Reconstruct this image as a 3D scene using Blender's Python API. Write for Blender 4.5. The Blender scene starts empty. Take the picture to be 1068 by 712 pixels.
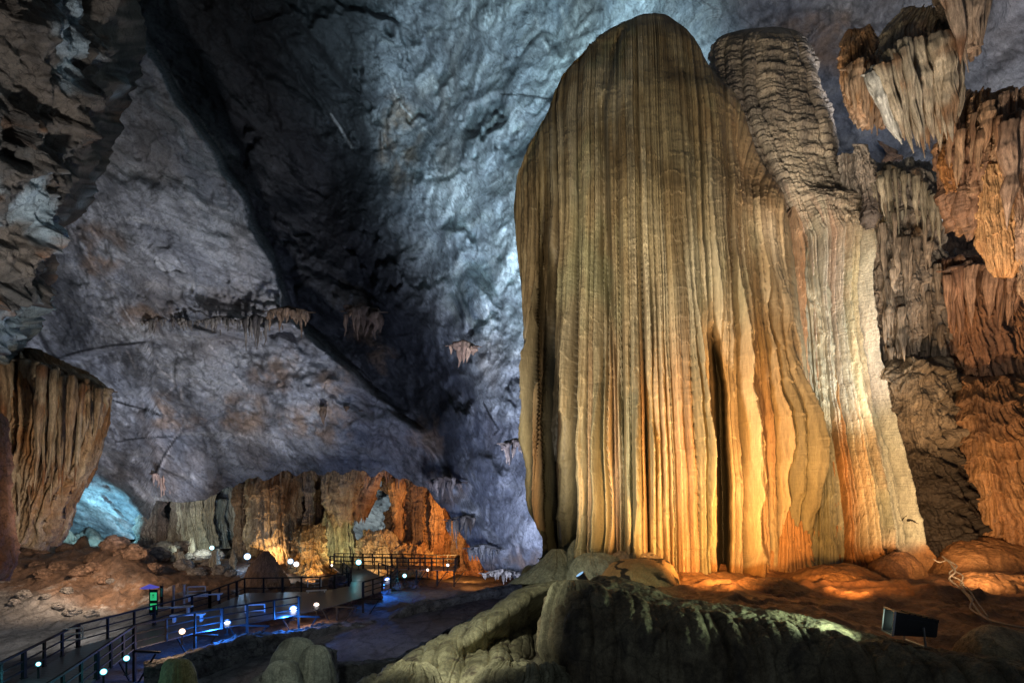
import bpy, bmesh, math, random
import numpy as np
from mathutils import Vector, Matrix

random.seed(7)
F, CX, CY = 593.0, 534.0, 515.0          # focal length, principal column and horizon row of the view (survey units)
scene = bpy.context.scene
COL = scene.collection

def W(px, py, Y):
    return ((px - CX) * Y / F, Y, (CY - py) * Y / F)

# ------------------------------------------------------------------ noise
_rs = np.random.RandomState(11)
_perm = _rs.permutation(256).astype(np.int64)
_perm = np.concatenate([_perm, _perm, _perm])
_g = _rs.normal(size=(256, 3)); _g /= np.linalg.norm(_g, axis=1)[:, None]
_g = _g.astype(np.float32)

from concurrent.futures import ThreadPoolExecutor
_pool = ThreadPoolExecutor(4)
def chunked(fn):
    def g(P, *a, **k):
        if P.ndim < 3 or P.shape[0] * P.shape[1] < 20000: return fn(P, *a, **k)
        parts = np.array_split(P, max(4, P.shape[0] * P.shape[1] // 15000), 0)
        r = list(_pool.map(lambda q: fn(q, *a, **k), [q for q in parts if len(q)]))
        if isinstance(r[0], tuple): return tuple(np.concatenate(z, 0) for z in zip(*r))
        return np.concatenate(r, 0)
    return g

def noise(P, s=1.0, off=0.0):
    Q = (P * s + off).astype(np.float32)
    i = np.floor(Q).astype(np.int64); f = (Q - i).astype(np.float32); i &= 255
    u = f * f * f * (f * (f * 6 - 15) + 10)
    r = 0
    for dx in (0, 1):
        a = _perm[i[..., 0] + dx]; wx = u[..., 0] if dx else 1 - u[..., 0]
        for dy in (0, 1):
            b = _perm[a + i[..., 1] + dy]; wy = u[..., 1] if dy else 1 - u[..., 1]
            for dz in (0, 1):
                h = _perm[b + i[..., 2] + dz] & 255
                g = _g[h]
                d = g[..., 0] * (f[..., 0] - dx) + g[..., 1] * (f[..., 1] - dy) + g[..., 2] * (f[..., 2] - dz)
                r = r + d * wx * wy * (u[..., 2] if dz else 1 - u[..., 2])
    return r * 1.5

@chunked
def fbm(P, s=1.0, o=5, gain=.5, off=0.0):
    r, a, t = 0, 1.0, 0
    for k in range(o):
        r = r + a * noise(P, s, off + 17.3 * k); t += a
        a *= gain; s *= 2.03
    return r / t

@chunked
def ridged(P, s=1.0, o=5, gain=.5, off=0.0):
    r, a, t, w = 0, 1.0, 0, 1.0
    for k in range(o):
        n = 1 - np.abs(noise(P, s, off + 9.1 * k)) * 2
        n = np.clip(n, 0, 1) ** 2
        r = r + a * n * w; w = np.clip(n * 1.6, 0, 1); t += a
        a *= gain; s *= 2.07
    return r / t

@chunked
def cells(P, s=1.0, off=0.0):
    """jittered cells: returns distance to the border (F2-F1) and a random number per cell"""
    Q = P * s + off
    i0 = np.floor(Q).astype(np.int64)
    f1 = np.full(Q.shape[:-1], 9.0, np.float32); f2 = f1.copy(); cid = np.zeros(Q.shape[:-1], np.int64)
    for dx in (-1, 0, 1):
        for dy in (-1, 0, 1):
            for dz in (-1, 0, 1):
                c = i0 + np.array([dx, dy, dz])
                h = _perm[(_perm[(_perm[c[..., 0] & 255] + c[..., 1]) & 255] + c[..., 2]) & 255]
                j = _g[h] * .45 + .5
                d = np.sqrt(((c + j - Q) ** 2).sum(-1)).astype(np.float32)
                m = d < f1
                f2 = np.where(m, f1, np.minimum(f2, d)); cid = np.where(m, h, cid); f1 = np.where(m, d, f1)
    return f2 - f1, cid / 255.0

def smooth(a, b, x):
    t = np.clip((x - a) / (b - a), 0, 1)
    return t * t * (3 - 2 * t)

def flutes(x, seed, power=.5):
    """round hanging columns side by side along x: profile 0..1, random number per column"""
    r = np.random.RandomState(seed).rand(1024)
    def edge(i): return i + .62 * (r[i & 1023] - .5)
    i = np.floor(x).astype(np.int64)
    i = np.where(x < edge(i), i - 1, i); i = np.where(x >= edge(i + 1), i + 1, i)
    a, b = edge(i), edge(i + 1)
    t = np.clip((x - a) / (b - a), 0, 1)
    return np.clip(1 - (2 * t - 1) ** 2, 0, 1) ** power, r[(i * 7 + 3) & 1023]

def interp_smooth(x, xs, ys):
    """monotone cubic through control points"""
    xs = np.asarray(xs, float); ys = np.asarray(ys, float)
    if len(xs) < 3: return np.interp(x, xs, ys)
    h = np.diff(xs); d = np.diff(ys) / h
    m = np.empty_like(ys); m[0] = d[0]; m[-1] = d[-1]
    for k in range(1, len(xs) - 1):
        m[k] = 0 if d[k - 1] * d[k] <= 0 else 2 * d[k - 1] * d[k] / (d[k - 1] + d[k])
    x = np.clip(x, xs[0], xs[-1]); k = np.clip(np.searchsorted(xs, x) - 1, 0, len(h) - 1)
    t = (x - xs[k]) / h[k]
    return ((2 * t**3 - 3 * t**2 + 1) * ys[k] + (t**3 - 2 * t**2 + t) * h[k] * m[k]
            + (-2 * t**3 + 3 * t**2) * ys[k + 1] + (t**3 - t**2) * h[k] * m[k + 1])

class TPS:
    def __init__(self, pts, vals, lam=1e-3, scale=100.0):
        self.p = np.asarray(pts, float) / scale; self.s = scale
        n = len(self.p); K = self._k(self.p); K += lam * np.eye(n)
        A = np.zeros((n + 3, n + 3)); A[:n, :n] = K; A[:n, n] = 1; A[:n, n + 1:] = self.p; A[n:, :n] = A[:n, n:].T
        self.w = np.linalg.solve(A, np.concatenate([vals, [0, 0, 0]]))
    def _k(self, q):
        d2 = ((q[..., None, :] - self.p) ** 2).sum(-1)
        return np.where(d2 > 1e-12, .5 * d2 * np.log(d2 + 1e-20), 0)
    def __call__(self, x, y):
        q = np.stack([x, y], -1) / self.s; n = len(self.p)
        return self._k(q) @ self.w[:n] + self.w[n] + q @ self.w[n + 1:]

def poly_sd(x, y, poly):
    """signed distance to a polygon, positive inside"""
    d = np.full(x.shape, 1e9); inside = np.zeros(x.shape, bool)
    n = len(poly)
    for k in range(n):
        (ax, ay), (bx, by) = poly[k], poly[(k + 1) % n]
        ex, ey = bx - ax, by - ay
        t = np.clip(((x - ax) * ex + (y - ay) * ey) / (ex * ex + ey * ey + 1e-9), 0, 1)
        d = np.minimum(d, np.hypot(x - ax - t * ex, y - ay - t * ey))
        c = ((ay > y) != (by > y)) & (x < (bx - ax) * (y - ay) / (by - ay + 1e-12) + ax)
        inside ^= c
    return np.where(inside, d, -d)

def line_d(x, y, pts):
    d = np.full(x.shape, 1e9)
    for (ax, ay), (bx, by) in zip(pts, pts[1:]):
        ex, ey = bx - ax, by - ay
        t = np.clip(((x - ax) * ex + (y - ay) * ey) / (ex * ex + ey * ey + 1e-9), 0, 1)
        d = np.minimum(d, np.hypot(x - ax - t * ex, y - ay - t * ey))
    return d

def mix(a, b, t):
    a = np.asarray(a, float); b = np.asarray(b, float)
    return a * (1 - t[..., None]) + b * t[..., None]

# ------------------------------------------------------------------ materials
def rock_mat(name, scale=1.0, bump=.35, rough=.75, stretch=(1, 1, 1), var=.35, spec=.35, crack=.5, ripple=0.0):
    m = bpy.data.materials.new(name); m.use_nodes = True
    N, L = m.node_tree.nodes, m.node_tree.links
    bs = N['Principled BSDF']
    at = N.new('ShaderNodeAttribute'); at.attribute_name = 'mineral_and_shade'
    tc = N.new('ShaderNodeTexCoord'); mp = N.new('ShaderNodeMapping')
    mp.inputs['Scale'].default_value = [scale * s for s in stretch]
    L.new(tc.outputs['Object'], mp.inputs['Vector'])
    def nz(s, det=8, r=.6, dist=0.0):
        n = N.new('ShaderNodeTexNoise'); n.inputs['Scale'].default_value = s; n.inputs['Detail'].default_value = det
        n.inputs['Roughness'].default_value = r; n.inputs['Distortion'].default_value = dist
        L.new(mp.outputs[0], n.inputs['Vector']); return n
    n1, n2, n0 = nz(1.3, 10, .68, .6), nz(6.0, 8, .65), nz(22.0, 6, .7, .4)
    v = N.new('ShaderNodeTexVoronoi'); v.feature = 'DISTANCE_TO_EDGE'; v.inputs['Scale'].default_value = 1.1
    wn = nz(1.1, 4, .6); ws = N.new('ShaderNodeVectorMath'); ws.operation = 'MULTIPLY_ADD'
    ws.inputs[1].default_value = (1.4, 1.4, 1.4)
    L.new(wn.outputs['Color'], ws.inputs[0]); L.new(mp.outputs[0], ws.inputs[2]); L.new(ws.outputs[0], v.inputs['Vector'])
    def rmp(src, a, b, c, d):
        r = N.new('ShaderNodeMapRange'); r.inputs[1].default_value = a; r.inputs[2].default_value = b
        r.inputs[3].default_value = c; r.inputs[4].default_value = d; L.new(src, r.inputs[0]); return r.outputs[0]
    def mul(a, b, op='MULTIPLY'):
        q = N.new('ShaderNodeMath'); q.operation = op
        for k, z in enumerate((a, b)):
            if isinstance(z, (int, float)): q.inputs[k].default_value = z
            else: L.new(z, q.inputs[k])
        return q.outputs[0]
    f1 = rmp(n1.outputs['Fac'], .3, .7, 1 - var, 1 + var)
    f2 = rmp(n2.outputs['Fac'], .3, .7, 1 - var * .8, 1 + var * .8)
    ck = rmp(v.outputs['Distance'], 0, .035, 1 - crack, 1)
    f0 = rmp(n0.outputs['Fac'], .32, .68, 1 - var * .9, 1 + var * .9)
    f = mul(mul(mul(f1, f2), f0), ck)
    vm = N.new('ShaderNodeVectorMath'); vm.operation = 'SCALE'
    L.new(at.outputs['Color'], vm.inputs[0]); L.new(f, vm.inputs['Scale'])
    L.new(vm.outputs[0], bs.inputs['Base Color'])
    L.new(rmp(n2.outputs['Fac'], .3, .7, rough - .15, min(1, rough + .12)), bs.inputs['Roughness'])
    bs.inputs['Specular IOR Level'].default_value = spec
    h = mul(mul(n1.outputs['Fac'], 1.0), mul(n2.outputs['Fac'], .38), 'ADD')
    h = mul(h, mul(n0.outputs['Fac'], .12), 'ADD')
    h = mul(h, mul(ck, .12 if crack else 0), 'ADD')
    if ripple:
        mp2 = N.new('ShaderNodeMapping'); mp2.inputs['Scale'].default_value = (scale * .7, scale * .7, scale * 9)
        L.new(tc.outputs['Object'], mp2.inputs['Vector'])
        n3 = N.new('ShaderNodeTexNoise'); n3.inputs['Scale'].default_value = 1.4; n3.inputs['Detail'].default_value = 5
        L.new(mp2.outputs[0], n3.inputs['Vector']); h = mul(h, mul(n3.outputs['Fac'], ripple), 'ADD')
    b = N.new('ShaderNodeBump'); b.inputs['Strength'].default_value = 1.0; b.inputs['Distance'].default_value = bump / scale
    L.new(h, b.inputs['Height']); L.new(b.outputs[0], bs.inputs['Normal'])
    return m

def plain_mat(name, col, rough=.5, metal=0.0, var=.15, emit=None, es=0):
    m = bpy.data.materials.new(name); m.use_nodes = True
    N, L = m.node_tree.nodes, m.node_tree.links; bs = N['Principled BSDF']
    tc = N.new('ShaderNodeTexCoord'); n = N.new('ShaderNodeTexNoise'); n.inputs['Scale'].default_value = 9; n.inputs['Detail'].default_value = 6
    L.new(tc.outputs['Object'], n.inputs['Vector'])
    r = N.new('ShaderNodeMapRange'); r.inputs[1].default_value = .3; r.inputs[2].default_value = .7
    r.inputs[3].default_value = 1 - var; r.inputs[4].default_value = 1 + var; L.new(n.outputs['Fac'], r.inputs[0])
    vm = N.new('ShaderNodeVectorMath'); vm.operation = 'SCALE'; vm.inputs[0].default_value = col[:3]
    L.new(r.outputs[0], vm.inputs['Scale']); L.new(vm.outputs[0], bs.inputs['Base Color'])
    bs.inputs['Roughness'].default_value = rough; bs.inputs['Metallic'].default_value = metal
    if emit:
        bs.inputs['Emission Color'].default_value = (*emit, 1); bs.inputs['Emission Strength'].default_value = es
    return m

M_FAR = rock_mat('limestone_far', scale=.45, bump=.17, rough=.75, var=.27, crack=.18)
M_MID = rock_mat('limestone_mid', scale=1.0, bump=.22, rough=.75, var=.3, crack=.5)
M_FLOW = rock_mat('flowstone', scale=2.2, bump=.085, rough=.55, stretch=(1, 1, .16), var=.22, spec=.5, crack=0, ripple=.22)
M_RIB = rock_mat('ribbed_flowstone', scale=2.2, bump=.16, rough=.6, stretch=(1, 1, .4), var=.3, spec=.45, crack=.15, ripple=.3)
M_DRIP = rock_mat('dripstone', scale=2.4, bump=.14, rough=.6, stretch=(1, 1, .25), var=.38, spec=.45, crack=.25)
M_DRIPFAR = rock_mat('dripstone_far', scale=.9, bump=.22, rough=.65, stretch=(1, 1, .3), var=.4, crack=.3)
M_CLAY = rock_mat('clay', scale=1.6, bump=.10, rough=.6, var=.3, spec=.4, crack=.25)
M_NEAR = rock_mat('rimstone', scale=3.0, bump=.16, rough=.65, var=.4, crack=.25)

# ------------------------------------------------------------------ mesh helpers
def tag(o, label=None, cat=None, group=None, kind=None):
    if label: o['label'] = label
    if cat: o['category'] = cat
    if group: o['group'] = group
    if kind or cat: o['kind'] = kind or 'thing'
    return o

def normals(P, wrap=False):
    du = np.roll(P, -1, 1) - np.roll(P, 1, 1) if wrap else np.gradient(P, axis=1)
    dv = np.gradient(P, axis=0)
    n = np.cross(du, dv); n /= np.linalg.norm(n, axis=-1, keepdims=True) + 1e-9
    return n

def grid_obj(name, P, mat, col, wrap=False, parent=None, origin=None):
    nv, nu = P.shape[:2]
    o3 = np.array(origin) if origin is not None else P.reshape(-1, 3).mean(0)
    V = (P - o3).reshape(-1, 3).astype(np.float32)
    idx = np.arange(nv * nu).reshape(nv, nu)
    if wrap: idx = np.concatenate([idx, idx[:, :1]], 1)
    q = np.stack([idx[:-1, :-1], idx[1:, :-1], idx[1:, 1:], idx[:-1, 1:]], -1).reshape(-1, 4)
    me = bpy.data.meshes.new(name)
    me.vertices.add(len(V)); me.vertices.foreach_set('co', V.ravel())
    me.loops.add(q.size); me.loops.foreach_set('vertex_index', q.ravel().astype(np.int32))
    me.polygons.add(len(q)); me.polygons.foreach_set('loop_start', np.arange(0, q.size, 4, dtype=np.int32))
    me.polygons.foreach_set('use_smooth', np.ones(len(q), bool))
    me.update(calc_edges=True)
    c = np.ones((nv * nu, 4), np.float32)
    c[:, :3] = np.clip(np.broadcast_to(col, P.shape).reshape(-1, 3), 0.002, .95)
    a = me.color_attributes.new('mineral_and_shade', 'FLOAT_COLOR', 'POINT'); a.data.foreach_set('color', c.ravel())
    me.materials.append(mat)
    ob = bpy.data.objects.new(name, me); COL.objects.link(ob); ob.location = o3
    if parent is not None:
        ob.parent = parent; ob.location = Vector(o3) - parent.location
    return ob

def loft(rows, nu, nv, us=None):
    """sheet through rows of survey points (column, row, distance); returns positions and survey coordinates"""
    R = []
    U = np.linspace(0, 1, nu) if us is None else us
    for r in rows:
        r = np.asarray(r, float)
        t = (r[:, 0] - r[0, 0]); t = t / t[-1] if abs(t[-1]) > 1e-6 and np.all(np.diff(t / t[-1]) > 0) else np.linspace(0, 1, len(r))
        R.append(np.stack([interp_smooth(U, t, r[:, k]) for k in range(3)], -1))
    R = np.stack(R)                              # rows x nu x 3
    n = len(R); v = np.linspace(0, n - 1, nv)
    k = np.clip(np.floor(v).astype(int), 0, n - 2); t = (v - k)[:, None, None]
    A, B, C, D = R[np.clip(k - 1, 0, n - 1)], R[k], R[k + 1], R[np.clip(k + 2, 0, n - 1)]
    S = .5 * ((2 * B) + (C - A) * t + (2 * A - 5 * B + 4 * C - D) * t**2 + (3 * B - A - 3 * C + D) * t**3)
    P = np.stack([(S[..., 0] - CX) * S[..., 2] / F, S[..., 2], (CY - S[..., 1]) * S[..., 2] / F], -1)
    return P, S

def face_cam(P, N):
    s = np.sign(-(P * N).sum(-1, keepdims=True).mean()); return N * s

def pillar(name, prof, Y, mat, colf, nu=200, nv=200, deep=.8, disp=None, rag=0, ragn=12, seed=1, parent=None, label=None,
           cat=None, group=None, shape=1.0, lean=0.0, cap=True, zb=.9):
    """round or draped body: prof rows (row, left, right); its section is an ellipse seen across; rag gives drip tips below"""
    prof = np.asarray(prof, float)
    ys = prof[:, 0]
    # arc-length friendly rows
    py = np.linspace(ys[0], ys[-1], nv)
    e = (py - ys[0]) / (ys[-1] - ys[0])
    xl = interp_smooth(py, ys, prof[:, 1]); xr = interp_smooth(py, ys, prof[:, 2])
    th = np.linspace(-1, 1, nu, endpoint=False); th = np.pi * (th * .62 + .38 * th**3)
    TH, E = np.meshgrid(th, e)
    cx = (xl + xr)[:, None] / 2; hw = np.maximum((xr - xl)[:, None] / 2, .5)
    Yc = Y + lean * E
    sn, cs = np.sin(TH), np.cos(TH)
    if shape != 1.0:
        sn = np.sign(sn) * np.abs(sn) ** shape
        cs = np.sign(cs) * np.abs(cs) ** shape
    YY = Yc - hw * Yc / F * deep * cs
    Yb = Yc * (1 - zb) + YY * zb
    X = (cx - CX) * Yb / F + hw * Yb / F * sn
    PYr = np.repeat(py[:, None], nu, 1)
    Z = (CY - PYr) * (Yc * (1 - zb) + YY * zb) / F
    U = TH / np.pi
    if rag:
        pr, rn = flutes(U * ragn, seed, .8)
        Z = Z - rag * pr * (rn ** 1.6) * E ** 2.2
    P = np.stack([X, YY, Z], -1)
    N = normals(P, True)
    s = np.sign((N[..., 0] * sn + N[..., 1] * -cs).mean()); N = N * s
    N[:2] = N[2]; 
    ctx = dict(U=U, E=E, P=P, N=N, TH=TH, py=PYr, px=cx + hw * np.sin(TH), w=hw * Yc / F, seed=seed)
    d = disp(ctx) if disp is not None else 0
    if disp is not None:
        taper = smooth(-.002, .05, E)
        P = P + N * (d * taper)[..., None]
        if 'push' in ctx: P = P * (1 + ctx['push'] / np.linalg.norm(P, axis=-1))[..., None]
    if cap:   # close both ends
        c0, c1 = P[0].mean(0), P[-1].mean(0)
        P[0] = c0 + (P[0] - c0) * .05; P[-1] = c1 + (P[-1] - c1) * .05
    col = colf(ctx, d)
    base = [P[..., 0].mean(), Y, P[..., 2].min()]
    ob = grid_obj(name, P, mat, col, True, parent, base)
    return tag(ob, label, cat, group)

def bm_obj(name, bm, mat, parent=None, loc=None, smooth_=False):
    me = bpy.data.meshes.new(name); bm.to_mesh(me); bm.free(); me.materials.append(mat)
    if smooth_:
        for p in me.polygons: p.use_smooth = True
    o = bpy.data.objects.new(name, me); COL.objects.link(o)
    if loc is not None: o.location = loc
    if parent is not None: o.parent = parent
    return o

def add_box(bm, c, s, rot=None):
    r = bmesh.ops.create_cube(bm, size=1.0)
    M = Matrix.Translation(c) @ (rot.to_4x4() if rot else Matrix.Identity(4)) @ Matrix.Diagonal((*s, 1))
    bmesh.ops.transform(bm, matrix=M, verts=r['verts'])
    return r['verts']

def add_bar(bm, a, b, w, h=None, up=Vector((0, 0, 1))):
    a, b = Vector(a), Vector(b); d = b - a; L = d.length
    x = d.normalized(); y = up.cross(x)
    if y.length < 1e-4: y = Vector((0, 1, 0)).cross(x)
    y.normalize(); z = x.cross(y)
    R = Matrix((x, y, z)).transposed()
    add_box(bm, (a + b) / 2, (L, w, h or w), R)

def add_cyl(bm, a, b, r, seg=12, r2=None):
    a, b = Vector(a), Vector(b); d = b - a
    q = bmesh.ops.create_cone(bm, cap_ends=True, segments=seg, radius1=r, radius2=r if r2 is None else r2, depth=d.length)
    M = Matrix.Translation((a + b) / 2) @ d.to_track_quat('Z', 'Y').to_matrix().to_4x4()
    bmesh.ops.transform(bm, matrix=M, verts=q['verts'])

def empty(name, loc, rz=0):
    o = bpy.data.objects.new(name, None); COL.objects.link(o); o.location = loc; o.rotation_euler = (0, 0, rz)
    o.empty_display_size = .2; return o

def tube(name, pts, r, mat, parent=None, seg=8, sub=8, taper=0):
    p = np.array([list(q) for q in pts], float); n = len(p)
    v = np.linspace(0, n - 1, (n - 1) * sub + 1); k = np.clip(np.floor(v).astype(int), 0, n - 2); t = (v - k)[:, None]
    A, B, C, D = p[np.clip(k - 1, 0, n - 1)], p[k], p[k + 1], p[np.clip(k + 2, 0, n - 1)]
    c = .5 * ((2 * B) + (C - A) * t + (2 * A - 5 * B + 4 * C - D) * t**2 + (3 * B - A - 3 * C + D) * t**3)
    T = np.gradient(c, axis=0); T /= np.linalg.norm(T, axis=1)[:, None]
    a = np.cross(T, [.1, .2, 1.0]); a /= np.linalg.norm(a, axis=1)[:, None]; b = np.cross(T, a)
    th = np.linspace(0, 2 * np.pi, seg, endpoint=False)
    P = c[:, None] + r * (a[:, None] * np.cos(th)[None, :, None] + b[:, None] * np.sin(th)[None, :, None])
    return grid_obj(name, P, mat, (.5, .5, .5), True, parent)

def light(name, loc, color, watts, target=None, size=.3, angle=70, blend=.8):
    l = bpy.data.lights.new(name, 'SPOT' if target is not None else 'POINT'); l.energy = watts; l.color = color
    l.shadow_soft_size = size
    o = bpy.data.objects.new(name, l); COL.objects.link(o); o.location = loc
    if target is not None:
        l.spot_size = math.radians(angle); l.spot_blend = blend
        o.rotation_euler = (Vector(target) - Vector(loc)).to_track_quat('-Z', 'Y').to_euler()
    return o

#==SCENE==
# ================================================================== THE MAIN VAULT WALL
def main_wall():
    ctl = [(-260,-250,24),(100,-250,22),(400,-250,21),(700,-250,17),(1000,-250,13),(1300,-250,11),
           (-260,0,36),(-50,0,38),(100,0,38),(300,0,42),(450,0,38),(600,0,29),(750,0,22),(900,0,19),(1068,0,16),(1300,0,13),
           (-260,200,48),(0,200,49),(100,200,47),(200,200,46),(330,200,52),(450,200,43),(560,200,32),(700,200,26),(900,200,22),(1068,200,19),(1300,200,16),
           (-260,350,60),(0,350,59),(100,400,58),(200,400,55),(300,400,53),(400,400,51),(480,400,42),(560,400,30),(700,400,25),(900,400,22),(1068,400,20),(1300,400,18),
           (-260,540,70),(60,520,70),(130,545,72),(200,510,60),(300,490,57),(400,495,51),(480,545,41),(560,560,29),(650,600,24),(900,600,21),(1100,600,19),(1300,600,18)]
    c = np.array(ctl, float); T = TPS(c[:, :2], c[:, 2], 1e-2)
    bx = [-260,60,140,152,163,190,215,245,290,340,400,440,465,485,505,540,600,700,1300]
    by = [580,570,562,548,522,524,521,504,494,491,493,506,530,562,592,606,612,620,640]
    px = np.linspace(-260, 1300, 960)
    B = np.interp(px, bx, by)
    _q = np.stack([px / 9, 0 * px, 0 * px], -1)[None]; B = B + (fbm(_q, .5, 3, .5)[0] * 12 + np.abs(fbm(_q, 2.7, 3, .6, 5)[0]) * 3) * smooth(200, 250, px)
    w1 = np.linspace(0, 1, 30)[:-1]; w2 = np.linspace(0, 1, 430); w3 = np.linspace(0, 1, 26)[1:]
    PX = np.repeat(px[None], 29 + 430 + 25, 0)
    PY = np.concatenate([-250 + (190) * w1[:, None] + 0 * px[None], -60 + (B[None] + 60) * w2[:, None], B[None] - 4 * w3[:, None] - 1.5], 0)
    S0 = np.stack([PX / 60, PY / 60, 0 * PX], -1)
    wx, wy = fbm(S0, .9, 5) * 26, fbm(S0, .9, 5, off=50) * 26
    D = T(PX, PY)
    sx, sy = PX + wx * .45, PY + wy * .45
    slab = [(-400,30),(150,30),(165,55),(200,110),(232,165),(258,195),(285,262),(303,322),(340,355),(400,412),(455,468),(520,560),(560,640),(-400,700)]
    sd = poly_sd(sx, sy, slab)
    amp = 7.0 * (1 - smooth(330, 470, PX)) + 1.6
    D = D - smooth(-3, 9, sd) * amp + 3
    up = [(-400,30),(150,30),(200,110),(258,195),(285,262),(303,325),(320,345),(250,349),(150,357),(60,378),(30,330),(-400,330)]
    D = D - smooth(-2, 6, poly_sd(sx, sy, up)) * 1.8
    # broken strata in the dark recess
    P = np.stack([(PX - CX) * D / F, D, (CY - PY) * D / F], -1)
    ax = np.array([.80, 0, .60]); # strata run down to the right
    st = P @ np.array([.55, .15, .82]); al = P @ np.array([.82, .1, -.55])
    Q = np.stack([al * .35, P[..., 1] * .5, st], -1)
    sc = D / 45.0
    r1 = ridged(Q, .16, 6, .55); b1 = fbm(P, .07, 4); cb, cr = cells(Q + fbm(P, .4, 3)[..., None] * 1.2, .38)
    cb2, cr2 = cells(Q * np.array([1.3, 1, .8]) + fbm(P, .9, 3, off=4)[..., None] * .8, 1.15, 7)
    fine = ridged(Q, .9, 4, .6, 3)
    flat = smooth(-30, 80, sd) * .55                         # the slab face is smoother
    cr = .5 + (cr - .5) * smooth(0, .22, cb); cr2 = .5 + (cr2 - .5) * smooth(0, .2, cb2)
    d = (-b1 * 4.2 + (1 - flat) * (r1 * 1.1 + cr * 2.4) + cr * .5 * flat + cr2 * .26 + fine * .22 * (1 - .4 * flat)) * sc ** .8
    near = smooth(500, 700, PX)
    D2 = D - d * (1 - .35 * near)
    # tunnel roof behind the lower edge
    w = np.concatenate([np.zeros(459), w3]); D2 = D2 + (w ** 1.3)[:, None] * 26
    P = np.stack([(PX - CX) * D2 / F, D2, (CY - PY) * D2 / F], -1)
    # wall colour: minerals, plus darker tone in the recess, upper left and block edges
    n1, n2, n3 = fbm(P, .12, 5), fbm(P, .5, 6, .6, 20), fbm(Q, .35, 6, .62, 33)
    col = mix((.20, .205, .22), (.34, .34, .345), smooth(-.25, .3, n3))
    st1 = fbm(P @ np.array([[.25, 0, .97 * 0 + .6], [0, .4, 0], [.1, 0, 2.2]]).T * .5, 1.0, 6, .62, 45)
    col = mix(col, (.40, .39, .37), smooth(.08, .3, st1) * .5); col = mix(col, (.10, .10, .105), smooth(-.08, -.3, st1) * .6)
    col = mix(col, (.20, .165, .14), smooth(.05, .35, n1) * .6)
    col = mix(col, (.055, .055, .06), smooth(.12, .34, fbm(Q, .8, 5, .6, 71)) * .35)
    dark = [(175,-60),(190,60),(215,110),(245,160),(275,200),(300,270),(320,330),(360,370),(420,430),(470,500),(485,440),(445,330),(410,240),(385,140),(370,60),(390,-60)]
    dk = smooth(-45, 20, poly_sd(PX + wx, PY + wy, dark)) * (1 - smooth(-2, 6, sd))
    col = mix(col, (.028, .028, .03), dk * .92)  # recess blackened in the colour: dark stained rock plus the lack of light
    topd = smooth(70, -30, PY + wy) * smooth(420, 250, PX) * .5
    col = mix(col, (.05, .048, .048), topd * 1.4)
    # brown stains
    for (x, y, rx, ry) in [(382,350,17,32),(398,378,14,16),(105,262,26,28),(150,330,38,20),(290,385,35,25),(350,400,26,20),(440,455,24,30),(470,505,30,26),
                           (420,150,26,60),(180,430,38,22),(250,430,40,26),(1000,120,60,50),(860,40,70,40),(560,585,70,18),(395,520,40,18),(330,440,45,25),(30,470,30,50)]:
        q = ((PX + wx - x) / rx) ** 2 + ((PY + wy - y) / ry) ** 2
        col = mix(col, (.26, .165, .10), smooth(1.2, .2, q) * smooth(-.25, .2, n2) * .75)
    # pale calcite patches and veins
    for (x, y, rx, ry, k) in [(165,345,60,14,.6),(240,330,50,14,.5),(590,20,40,80,.6),(545,170,60,50,.35),(600,120,60,90,.3),(500,300,60,80,.25),(590,550,60,30,.5),
                              (505,520,20,40,.5),(120,525,60,20,.5),(235,160,14,14,.6),(330,500,120,14,.35),(160,515,60,22,.4)]:
        q = ((PX + wx * .6 - x) / rx) ** 2 + ((PY + wy * .6 - y) / ry) ** 2
        col = mix(col, (.46, .46, .45), smooth(1.1, .1, q) * smooth(-.2, .25, n3) * k)
    veins = [([(165,52),(200,108),(232,160)],1.3),([(110,290),(135,330),(150,350)],1.2),([(150,360),(165,385),(185,400),(170,415)],1.0),([(218,360),(238,385),(258,405)],1.5),
             ([(130,365),(140,385)],1.1),([(95,330),(130,350)],1),([(585,5),(592,30),(603,60)],2.6),([(560,20),(575,60)],1.6),([(190,405),(195,440),(180,460),(165,490)],1.8),
             ([(345,120),(365,155)],1.4),([(405,75),(420,110),(450,140)],1.2),([(500,300),(515,345)],1.0)]
    for pts, wd in veins:
        dd = line_d(PX + wx * .25, PY + wy * .25, pts)
        col = mix(col, (.52, .48, .46), smooth(wd * 1.3, wd * .3, dd) * smooth(-.35, .1, n2) * .85)
    col = mix(col, col * 1.7, (smooth(.2, .45, fbm(P, 1.1, 4, .6, 91)) * .6))
    crev = [([(522,98),(550,100),(575,102)],1.2),([(50,377),(80,366),(110,360),(150,357)],1.4),([(115,416),(140,425),(165,432)],1.1),([(185,455),(170,475),(157,500)],1.3),
            ([(120,460),(180,455)],.9),([(505,420),(520,447),(515,452)],1.2),([(550,405),(558,420)],2.0)]
    for pts, wd in crev:
        dd = line_d(PX + wx * .2, PY + wy * .2, pts)
        col = mix(col, (.02, .02, .022), smooth(wd * 1.3, wd * .4, dd))
    col = col * (.55 + .45 * smooth(0, .09, cb2))[..., None] * (.6 + .4 * smooth(0, .05, cb))[..., None]
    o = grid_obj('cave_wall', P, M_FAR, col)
    tag(o, 'blue grey vaulted limestone wall of the great chamber', 'cave wall', kind='structure')
main_wall()

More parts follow.
